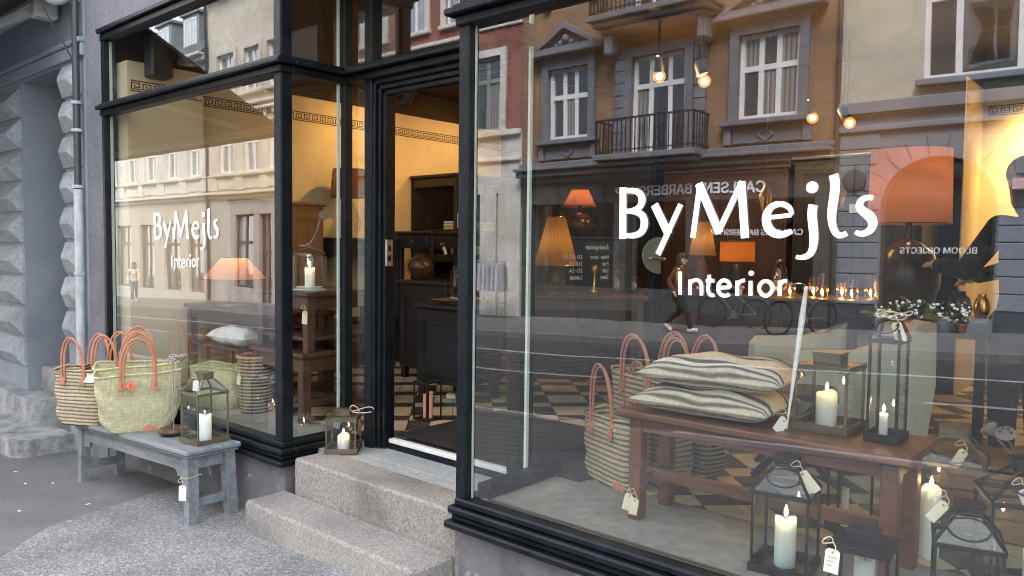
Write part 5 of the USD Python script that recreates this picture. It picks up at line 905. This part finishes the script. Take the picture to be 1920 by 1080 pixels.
cabinet('wall_cabinet', 'brown panelled cupboard against the ochre wall in the left window', 'cabinet', (-5.93, 1.35, FL), 90, .72, .3, 1.47, 'brownwood', .08)
simple_table('console_table', 'black console table carrying the brown shaded lamp at the ochre wall', 'table', (-5.8, 2.15, FL), 90, .75, .42, 1.17, 'black', .05, .03, .02, .14, None, .4)
shade_lamp('brown cylinder shaded unlit lamp with a glass vase base on the console', (-5.8, 2.0, FL + 1.17), .37, .17, .145, .25, (.22, .1, .05), 1.5, 'thin', .1, baseprof=[(.0, 0), (.06, 0), (.1, .06), (.11, .14), (.09, .24), (.05, .28), (.06, .3), (.02, .33), (.015, .4)])
# seen through the doorway
GC = cabinet('glazed_cabinet', 'tall black cabinet with glazed doors seen through the doorway', 'cabinet', (-5.75, 3.55, FL), 90, 1.1, .66, 1.82, 'black', glassy=True, shelves=(.6, 1.0, 1.25)); 
for n, (y, z) in enumerate(((3.3, 1.27), (3.6, 1.27), (3.4, 1.02))): T = thing('folded_linen', ['folded cream linen at the left of the upper cabinet shelf', 'folded cream linen at the right of the upper cabinet shelf', 'folded cream linen on the middle cabinet shelf'][n], 'linen', (-5.68, y, FL + z), 0, 'linen stacks in the glazed cabinet'); put(T, 'fold', [bx(-.14, .14, -.1, .1, .002 + k * .03, .03 + k * .03, .012) for k in range(3)], mt['card'])
simple_table('hall_table', 'black table with one drawer beside the glazed cabinet', 'table', (-5.42, 2.62, FL), 0, .56, .4, 1.24, 'black', .04, .03, .02, .13, None, .5, drawer=True)
cabinet('black_chest', 'black panelled chest on short legs just inside the doorway', 'chest', (-3.98, 1.62, FL), 0, .46, .42, .69, 'black', .13)
T = thing('wooden_tray', 'square brown wooden tray on the black chest', 'tray', (-3.92, 1.58, FL + .69), 14); put(T, 'board', trimesh.convex.convex_hull(np.array([(x, y, .0) for x in (-.08, .08) for y in (-.08, .08)] + [(x, y, .035) for x in (-.17, .17) for y in (-.15, .15)] + [(x, y, .04) for x in (-.17, .17) for y in (-.15, .15)])), mt['brownwood'])
cloche('glass cloche with a white candle on the tray inside the doorway', (-3.88, 1.58, FL + .735), .11, .25, 'brownwood'); candle('unlit white candle under the cloche inside the doorway', (-3.87, 1.55, FL + .745), .032, .2, False)
cabinet('nightstand', 'black open front nightstand behind the chest in the doorway', 'nightstand', (-4.7, 2.1, FL), 0, .55, .4, .82, 'black', .1)
T = thing('round_vase', 'round dark brown vase on the nightstand', 'vase', (-4.88, 2.05, FL + .82)); put(T, 'body', lathe([(0, 0), (.05, 0), (.1, .07), (.11, .12), (.08, .18), (.04, .2), (.045, .22), (.03, .22)], 22), mt['potdark'], True)
T = thing('candle_stand', 'slim black stand with hanging tags inside the doorway', 'stand', (-4.55, 2.2, FL + .82)); put(T, 'rod', tube([(0, 0, 0), (0, 0, .5)], .008, 6), mt['black']); put(T, 'arm', tube([(-.22, 0, .3), (.1, 0, .3)], .007, 6), mt['black']); put(T, 'foot', lathe([(0, 0), (.07, 0), (.06, .012), (0, .014)], 14), mt['black'])
price_tag(T, (-.2, -.01, .3), 10, -25, .03, .07); price_tag(T, (.02, -.012, .16), 10, -15, .03, .07); put(T, 'price_card', bx(-.035, .035, -.012, -.01, .44, .56), mt['card'], label='square blank card at the top of the stand')
T = thing('small_lantern', 'small black lantern with two pink candles inside the doorway on the left', 'lantern', (-3.62, .98, FL)); 
for x in (-.06, .06):
    for y in (-.06, .06): put(T, 'post', bx(x - .004, x + .004, y - .004, y + .004, 0, .24), mt['zincdark'])
put(T, 'base', bx(-.065, .065, -.065, .065, 0, .012), mt['zincdark']); put(T, 'top_frame', frame_flat(.13, .13, .01, .24, .25), mt['zincdark'])
mt['pink'] = M('pink_wax', (.7, .3, .22), (.76, .36, .28), 9, .5)
candle('left pink candle in the small black lantern', (-3.645, .98, FL + .012), .012, .15, False, 'pink', 'pair of pink candles'); candle('right pink candle in the small black lantern', (-3.6, .99, FL + .012), .012, .17, False, 'pink', 'pair of pink candles')
T = thing('power_plug', 'white power plug lying on the tiles under the black chest', 'plug', (-3.98, 1.55, FL), 20); put(T, 'plug', bx(-.04, .04, -.025, .025, 0, .045, .01), mt['whiteplastic']); put(T, 'flex', tube(smoothpath([(-.04, 0, .02), (-.12, .03, .006), (-.2, .0, .006), (-.28, .1, .006)], 14), .004, 5), mt['whiteplastic'])

# tabletop glass and small goods in the middle of the shop
mt['smoke'] = glass('smoke_glass', .12, (.6, .58, .52)); mt['clearv'] = glass('clear_vase_glass', .1, (.85, .88, .86))
GD = [(-3.05, 2.78, .8, 'smoke', .05, .2, 'smoky glass bottle on the left end of the long black table'), (-2.98, 3.02, .8, 'gold', .035, .16, 'small gold vase behind the smoky bottle on the long table'), (-2.2, 3.05, .8, 'clearv', .06, .24, 'tall clear glass vase right of the drum lamp on the long table'), (-2.12, 2.8, .8, 'gold', .045, .1, 'low gold bowl before the tall clear vase'),
      (-3.62, 1.82, .78, 'gold', .03, .17, 'slim gold candlestick on the dark side table left of the pleated lamp'), (-3.2, 2.2, .78, 'gold', .03, .2, 'slim gold candlestick on the dark side table right of the pleated lamp'), (-3.1, 2.34, .78, 'clearv', .05, .16, 'clear glass tumbler at the right end of the dark side table'), (-3.0, 2.42, .78, 'smoke', .04, .12, 'smoky glass tumbler at the right end of the dark side table'),
      (-1.45, 2.95, .72, 'clearv', .07, .2, 'clear glass bowl vase behind the big drum lamp'), (-1.0, 2.75, .72, 'potdark', .06, .16, 'dark ceramic jar right of the big drum lamp'), (-.92, 2.95, .72, 'gold', .04, .14, 'gold jar behind the dark ceramic jar')]
for x, y, z, m_, r, h, lab in GD:
    T = thing('vase' if 'vase' in lab else ('candlestick' if 'candlestick' in lab else 'jar'), lab, 'candlestick' if 'candlestick' in lab else 'tableware', (x, y, FL + z))
    put(T, 'body', lathe([(0, 0), (r, 0), (r * 1.1, h * .1), (r * .35, h * .2), (r * .3, h * .7), (r * .8, h * .85), (r * .7, h), (0, h * .9)] if 'stick' in lab else [(0, 0), (r * .8, 0), (r * 1.15, h * .35), (r * .9, h * .75), (r * .55, h * .88), (r * .6, h), (r * .5, h), (r * .45, h * .86), (0, h * .8)], 18), mt[m_], True)
# spare price cards standing on the furniture
for n, (x, y, z) in enumerate(((-2.3, 2.62, .8), (-3.5, 1.86, .78), (-1.35, 2.57, .72))):
    top('price_card', moved(bx(-.025, .025, -.001, .001, 0, .04), (x, y, FL + z), rz=40, rx=-12), mt['card'], ['cream price card standing before the drum lamp on the long table', 'cream price card standing before the gold pleated lamp', 'cream price card standing before the big drum lamp base'][n], 'price card')
# ---------------------------------------------------------------- on the pavement
BX = -4.86; BZ = g(BX); SL = -math.degrees(math.atan(.055))
BN = thing('bench', 'grey washed wooden bench standing on the pavement under the left window', 'bench', (BX, -.225, BZ), 0, ry=SL)
HB = .415
top_poly = sbox(-.83, -.165, .83, .165)
put(BN, 'seat', bx(-.83, .83, -.165, .165, HB - .03, HB, .009), mt['bench']); put(BN, 'seat_moulding', bx(-.815, .815, -.152, .152, HB - .046, HB - .031, .005), mt['bench'])
for x in (-.79, .725):
    for y in (-.14, .078):
        v = np.array([(x + a_ * .065, y + b_ * .062, HB - .046) for a_ in (0, 1) for b_ in (0, 1)] + [(x + .004 + a_ * .057 + (.012 if x > 0 else -.012), y + b_ * .058 + (-.008 if y < 0 else .008), 0) for a_ in (0, 1) for b_ in (0, 1)])
        put(BN, 'leg', trimesh.convex.convex_hull(v), mt['bench'])
def apron(L, h, r):
    p = sbox(0, -h, L, 0); c = [(0, -h), (.03, -h), (.03, -h + .004)] ; q = sbox(r, -h, L - r, -h + .035)
    p = p.difference(unary_union([sbox(r * 1.4, -h - 1, L - r * 1.4, -h + .045), Point(r * 1.4, -h + .008).buffer(.037), Point(L - r * 1.4, -h + .008).buffer(.037), Point(r * .75, -h - .01).buffer(.022), Point(L - r * .75, -h - .01).buffer(.022)])); return p
for y in (-.128, .1): m = xz_prism(apron(1.45, .125, .09), y, y + .022); put(BN, 'apron', moved(m, (-.725, 0, HB - .046)), mt['bench'])
for x in (-.77, .748): m = xz_prism(sbox(0, -.07, .16, 0), 0, .02); m = moved(m, rz=90); put(BN, 'end_apron', moved(m, (x + .02, -.079, HB - .046)), mt['bench'])
for x in (-.768, .745): put(BN, 'stretcher', bx(x, x + .03, -.08, .08, .085, .135, .003), mt['bench'])
price_tag(BN, (.775, -.165, .245), 35, 3, .042, .085, 'card_w', label='white tag tied round the front leg'); put(BN, 'tag_string', tube([(.72 + .0, -.148, .255), (.8, -.15, .262), (.8, -.07, .27), (.72, -.07, .262)], .002, 5, True), mt['string'])
def onb(x): return BZ + HB + .055 * (x - BX)
tote('pale green woven basket with orange badge at the front of the bench', (-4.97, -.25, onb(-4.97)), 66, .4, .19, .37, 'palegreen', .25, 1.26, badge=True, name='basket', pinch=-.3, patch_=.06)
tote('second pale green woven basket with orange badge leaning behind the first', (-5.15, -.18, onb(-5.15)), 66, .4, .18, .4, 'palegreen', .25, 1.26, badge=True, name='basket', pinch=-.3)
tote('cream and brown striped bag at the left end of the bench', (-5.53, -.36, onb(-5.53)), 28, .34, .18, .37, 'striped', .24, 1.14)
tote('black striped woven bag squeezed between striped bag and green baskets', (-5.38, -.25, onb(-5.38)), 40, .34, .15, .37, 'stripedark', .25, 1.1)
top('paper_label', moved(bx(-.035, .035, -.002, .002, -.028, .028), (-5.28, -.42, onb(-5.3) + .325), rz=30, rx=-40), mt['card_w'], 'white paper label on the rim of the black striped bag', 'label')
DI = thing('wooden_dish', 'small dark wooden dish on the bench holding lotus stems', 'dish', (-4.6, -.2, onb(-4.6))); put(DI, 'dish', lathe([(0, 0), (.06, 0), (.09, .02), (.095, .028), (.085, .03), (.08, .045), (.07, .045), (.05, .03), (0, .03)], 22), mt['potdark'], 40)
for n, (tx, ty, h, r) in enumerate(((.0, .0, .42, .03), (.045, .03, .43, .034), (-.03, .05, .22, .02))):
    T = thing('lotus_pod', ['dried lotus pod turned sideways on a stem in the wooden dish', 'dried lotus pod facing up on the tallest stem in the wooden dish', 'short dried lotus pod low in the wooden dish'][n], 'dried pod', (-4.6, -.2, onb(-4.6) + .03)); put(T, 'stem', tube(smoothpath([(0, 0, 0), (tx * .3 - .01, ty * .4, h * .4), (tx * .8, ty, h * .8), (tx, ty, h)], 14), .003, 5), mt['pod'])
    put(T, 'pod', moved(lathe([(.003, -.03), (.01, -.02), (r, .006), (r, .012), (r * .8, .016), (0, .015)], 14), (tx, ty, h + .015), rx=55 if n == 0 else 8, rz=30), mt['pod'], 50)
    put(T, 'seed_hole', moved(trimesh.util.concatenate([moved(trimesh.creation.icosphere(1, .0055), (r * .55 * math.cos(k), r * .55 * math.sin(k), .0145)) for k in np.arange(6) * 1.047]), (tx, ty, h + .015), rx=55 if n == 0 else 8, rz=30), mt['ink'])
lantern('brass framed lantern with pyramid roof standing on the grey bench', (-4.235, -.19, onb(-4.235) + .002), 2, .19, .19, .285, 'pyramid', .07, (.085, .07, .04), 'brass', ring=False, tagged=dict(at=(.0, -.05, .38), rz=30, tilt=5, w=.036, h=.06, mat='card_w'))
candle('thick white candle inside the lantern on the grey bench', (-4.235, -.19, onb(-4.235) + .01), .037, .15, flame=.7)
LD = lantern('small brass lantern with flat lid on the doorstep beside the doorway', (-3.555, .28, .436), 43, .17, .17, .185, 'flat', cap=(.085, .06, .035), ring=False, roofmat='brass')
put(LD, 'string_bow', [tube(smoothpath([(.05, -.02, .225), (.09, -.05, .25), (.06, -.06, .27), (.045, -.03, .235), (.1, -.01, .24), (.17, .0, .235)], 24), .003, 5), tube(smoothpath([(.05, -.02, .225), (.11, -.03, .222), (.16, -.02, .225)], 12), .003, 5)], mt['string'])
candle('low broad lit candle in the lantern on the doorstep', (-3.555, .28, .444), .034, .085, flame=1.1)
for k, (px_, py_) in enumerate(((-5.9, -.62), (-6.2, -.75), (-5.65, -.9), (-5.75, -.5), (-5.2, -.86), (-6.35, -.55), (-5.0, -.55))):
    top('paper_scrap', moved(bx(-.013, .013, -.005, .005, 0, .002), (px_, py_, g(px_) + .001), rz=k * 47), mt['card_w'], ['paper scrap on the pavement before the bench left leg', 'paper scrap farthest left on the pavement', 'paper scrap nearest the bottom edge at left', 'paper scrap close by the striped bag shadow', 'paper scrap in the middle of the dark asphalt', 'paper scrap by the neighbour slab', 'paper scrap under the middle of the bench'][k], 'litter')

# ---------------------------------------------------------------- people
import manifold3d as m3
def ball(c, r): return m3.Manifold.sphere(float(r), 14).translate([float(x) for x in c])
def chain(bones, edge=.022, it=6):
    out = m3.Manifold()
    for (a_, ra), (b_, rb) in bones: out += m3.Manifold.batch_hull([ball(a_, ra), ball(b_, rb)])
    out = out.refine_to_length(edge); t = out.to_mesh(); m = trimesh.Trimesh(t.vert_properties[:, :3], t.tri_verts, process=True); trimesh.smoothing.filter_taubin(m, iterations=it); return m
mt['skin'] = M('skin', (.5, .3, .22), (.56, .35, .26), 6, .55); mt['hairdark'] = M('dark_hair', (.02, .014, .01), (.04, .028, .02), 30, .5, .3, 80); mt['clothblack'] = M('black_cloth', (.012, .012, .013), (.022, .022, .024), 8, .9, .2, 60)
mt['coatbrown'] = M('brown_coat', (.08, .035, .025), (.12, .05, .035), 8, .85, .2, 60); mt['denim'] = M('blue_denim', (.06, .1, .17), (.1, .15, .23), 8, .85); mt['shoewhite'] = M('white_sneaker', (.7, .7, .7), (.78, .78, .78), 8, .6); mt['tee'] = M('pale_top', (.55, .5, .46), (.62, .57, .53), 8, .85)
def person(label, loc, rz, J, topm, legm, shoem, hair='hairdark', coat=False, scale=1.0):
    """J: joints in metres, x forward, z up, of a 1.65 m figure"""
    T = thing('person', label, 'person', loc, rz); B = []
    if scale != 1: UsdGeom.Xformable(stage.GetPrimAtPath(T)).AddScaleOp().Set(Gf.Vec3f(scale, scale, scale))
    hd, nk = np.array(J['head']), np.array(J['neck']); ch, pv = np.array(J['chest']), np.array(J['pelvis'])
    B += [((hd, .085), (hd + (.01, 0, .05), .088)), ((hd + (.025, 0, -.06), .06), (hd, .08)), ((nk, .052), (hd + (-.01, 0, -.05), .055)), ((ch, .12), (nk, .055)), ((ch, .125), (pv + (0, 0, .12), .105)), ((pv + (0, 0, .1), .11), (pv, .125)), ((hd + (.08, 0, .0), .02), (hd + (.1, 0, -.025), .016))]
    C, G, S = [], [], []
    for s in (-1, 1):
        k = 'L' if s > 0 else 'R'; sh, el, wr, hp, kn, an, toe = (np.array(J[k + q]) for q in ('sh', 'el', 'wr', 'hp', 'kn', 'an', 'toe'))
        B += [((ch + (0, 0, .06), .09), (sh, .055)), ((sh, .052), (el, .04)), ((el, .039), (wr, .027)), ((pv, .1), (hp, .09)), ((hp, .088), (kn, .058)), ((kn, .055), (an, .036)), ((an, .036), (toe, .03))]
        d = (wr - el) / np.linalg.norm(wr - el); up_ = np.array([0, 0, 1.0]); sd = np.cross(d, up_); sd /= np.linalg.norm(sd) + 1e-9; pm = wr + d * .05
        B.append(((wr, .024), (pm, .03)))
        for f_, (o, l) in enumerate(((-.024, .07), (-.008, .08), (.008, .075), (.024, .06))): q = pm + sd * o; B += [((q, .011), (q + d * l * .55, .009)), ((q + d * l * .55, .009), (q + d * l - up_ * .02, .0075))]
        B.append(((wr + d * .02 - sd * .02, .012), (wr + d * .06 - sd * .05 - up_ * .01, .009)))
        C += [((ch + (0, 0, .06), .1), (sh, .066)), ((sh, .064), (el, .053)), ((el, .052), (wr, .04))]; G += [((pv, .112), (hp, .1)), ((hp, .099), (kn, .068)), ((kn, .066), (an + (0, 0, .03), .05))]
        S += [((an + (-.02, 0, -.02), .048), (toe, .042)), ((an + (0, 0, .02), .045), (an + (0, 0, -.03), .046))]
    put(T, 'body', chain(B, .02), mt['skin'], True)
    C += [((ch, .138), (nk + (0, 0, -.05), .075)), ((ch, .138), (pv + (0, 0, .1), .125))] + ([((pv + (0, 0, .1), .13), (pv + (0, 0, -.16), .15))] if coat else [((pv + (0, 0, .1), .125), (pv + (0, 0, .03), .135))])
    put(T, 'jacket', chain(C, .03), mt[topm], True); put(T, 'trousers', chain(G + [((pv + (0, 0, .06), .118), (pv, .126))], .03), mt[legm], True); put(T, 'shoes', chain(S, .03, 4), mt[shoem], True)
    put(T, 'hair', chain([((hd + (-.02, 0, .06), .1), (hd + (.02, 0, .075), .09)), ((hd + (-.045, 0, .03), .095), (hd + (-.06, 0, -.1), .075)), ((hd + (-.03, .05, .02), .06), (hd + (-.04, .05, -.1), .045)), ((hd + (-.03, -.05, .02), .06), (hd + (-.04, -.05, -.1), .045))], .02), mt[hair], True)
    put(T, 'eye', moved(trimesh.creation.icosphere(1, .011), hd + (.082, .032, .015)), mt['ink'], True); put(T, 'eye', moved(trimesh.creation.icosphere(1, .011), hd + (.082, -.032, .015)), mt['ink'], True)
    put(T, 'mouth', moved(bx(-.004, .004, -.02, .02, -.003, .003), hd + (.084, 0, -.055)), M(f'lips_{len(taken)}', (.4, .15, .13), (.44, .17, .15), 5, .5))
    return T
stand = dict(head=(.03, 0, 1.51), neck=(0, 0, 1.38), chest=(0, 0, 1.2), pelvis=(0, 0, .88), Lsh=(0, .17, 1.31), Lel=(.16, .22, 1.1), Lwr=(.38, .2, 1.12), Rsh=(.03, -.17, 1.31), Rel=(.27, -.2, 1.13), Rwr=(.5, -.12, 1.06), Lhp=(0, .09, .84), Lkn=(.02, .1, .46), Lan=(0, .11, .08), Ltoe=(.15, .13, .04), Rhp=(0, -.09, .84), Rkn=(.03, -.1, .46), Ran=(.02, -.11, .08), Rtoe=(.17, -.12, .04))
person('person in black clothes inside the shop reaching an arm towards the big lamp', (-.545, 1.85, FL), 138, stand, 'clothblack', 'clothblack', 'clothblack', scale=.93)
walk = dict(head=(.06, 0, 1.53), neck=(.03, 0, 1.4), chest=(.02, 0, 1.22), pelvis=(0, 0, .9), Lsh=(.02, .17, 1.33), Lel=(-.12, .22, 1.08), Lwr=(.0, .24, .9), Rsh=(.03, -.17, 1.33), Rel=(.12, -.22, 1.08), Rwr=(.3, -.18, .98), Lhp=(0, .08, .86), Lkn=(.22, .09, .5), Lan=(.34, .09, .1), Ltoe=(.48, .1, .09), Rhp=(0, -.08, .86), Rkn=(-.02, -.09, .46), Ran=(-.32, -.1, .16), Rtoe=(-.24, -.1, .05))
person('person in brown coat, black leggings and white sneakers walking on the far pavement', (-8.1, -12.2, g(-8.1)), 0, walk, 'coatbrown', 'clothblack', 'shoewhite', coat=True)
person('person in pale top and jeans far down the street at the left window edge', (-33.5, -11.6, g(-33.5)), 20, walk, 'tee', 'denim', 'shoewhite')

# ---------------------------------------------------------------- bicycles across the street
mt['tyre'] = M('tyre_rubber', (.02, .02, .02), (.035, .035, .035), 9, .8); mt['bikeframe'] = M('bicycle_paint', (.1, .09, .08), (.16, .14, .12), 9, .35)
def bicycle(label, loc, rz, crate=False):
    T = thing('bicycle', label, 'bicycle', loc, rz, rx=5); R = .33
    for x in (-.52, .52):
        t = np.linspace(0, 2 * np.pi, 36, endpoint=False); w = put(T, 'wheel', tube([(x + (R - .015) * math.cos(a), 0, R + (R - .015) * math.sin(a)) for a in t], .009, 5, True), mt['zincdark']); put(w, 'tyre', tube([(x + R * math.cos(a), 0, R + R * math.sin(a)) for a in t], .018, 6, True), mt['tyre'])
        put(w, 'spokes', [tube([(x, 0, R), (x + (R - .02) * math.cos(a), 0, R + (R - .02) * math.sin(a))], .0018, 4) for a in np.arange(16) * np.pi / 8], mt['zincdark'])
    put(T, 'frame', [tube([p, q], .017, 7) for p, q in (((-.12, 0, .82), (-.02, 0, .3)), ((-.02, 0, .3), (.4, 0, .78)), ((-.1, 0, .7), (.38, 0, .86)), ((-.52, 0, .33), (-.02, 0, .3)), ((-.52, 0, .33), (-.1, 0, .72)), ((.38, 0, .95), (.52, 0, .33)))], mt['bikeframe'])
    put(T, 'saddle', trimesh.convex.convex_hull(np.vstack([moved(trimesh.creation.icosphere(1, .06), (-.2, 0, .9), s=None).vertices * [1, 1, 1], moved(trimesh.creation.icosphere(1, .03), (.0, 0, .91)).vertices])), mt['leather'])
    put(T, 'handlebar', tube(smoothpath([(.2, .28, 1.0), (.34, .22, 1.04), (.4, 0, .98), (.34, -.22, 1.04), (.2, -.28, 1.0)], 16), .012, 6), mt['steel']); put(T, 'crank', [tube([(-.02, -.08, .3), (.1, -.1, .2)], .01, 5), tube([(-.02, .08, .3), (-.14, .1, .4)], .01, 5), moved(lathe([(.0, -.004), (.09, -.004), (.09, .004), (0, .004)], 18), (-.02, -.06, .3), rx=90)], mt['steel'])
    put(T, 'mudguard', [tube([(-.52 + .37 * math.cos(a), 0, R + .37 * math.sin(a)) for a in np.linspace(.3, 2.9, 14)], .014, 5)], mt['bikeframe'])
    if crate:
        for k in range(4): put(T, 'crate_slat', [bx(.36, .78, s, s + .012, .72 + k * .07, .775 + k * .07) for s in (-.2, .19)] + [bx(s, s + .012, -.2, .2, .72 + k * .07, .775 + k * .07) for s in (.36, .77)], mt['brownwood'])
        put(T, 'crate_lid', bx(.34, .8, -.22, .22, 1.0, 1.015), mt['brownwood'])
    return T
bicycle('bicycle leaning at the barber shop window', (-7.5, -13.62, g(-7.5)), 180); bicycle('bicycle with a wooden crate on its front by the far house corner', (-5.6, -12.4, g(-5.6)), 118, True)

# clothes rack by the red house
CRK = thing('clothes_rack', 'clothes rack with pale shirts on the far pavement by the red house', 'clothes rack', (-14.4, -12.9, g(-14.4)))
put(CRK, 'rail', [tube([(-.75, 0, 1.55), (.75, 0, 1.55)], .015, 6), tube([(-.75, 0, 0), (-.75, 0, 1.55)], .015, 6), tube([(.75, 0, 0), (.75, 0, 1.55)], .015, 6)], mt['steel'])
for k in range(9):
    x = -.62 + k * .155; c = .35 + .05 * (k % 3); mm = M(f'shirt_cloth_{k}', (c, c * .97, c * 1.06), (c * 1.2, c * 1.17, c * 1.25), 6, .9)
    put(CRK, 'shirt', trimesh.convex.convex_hull(np.array([(x - .02, -.2, 1.42), (x + .02, -.2, 1.42), (x - .03, .2, 1.42), (x + .03, .2, 1.42), (x, 0, 1.52), (x - .05, -.24, .75), (x + .05, -.22, .75), (x - .05, .24, .75), (x + .05, .22, .75)])), mm)
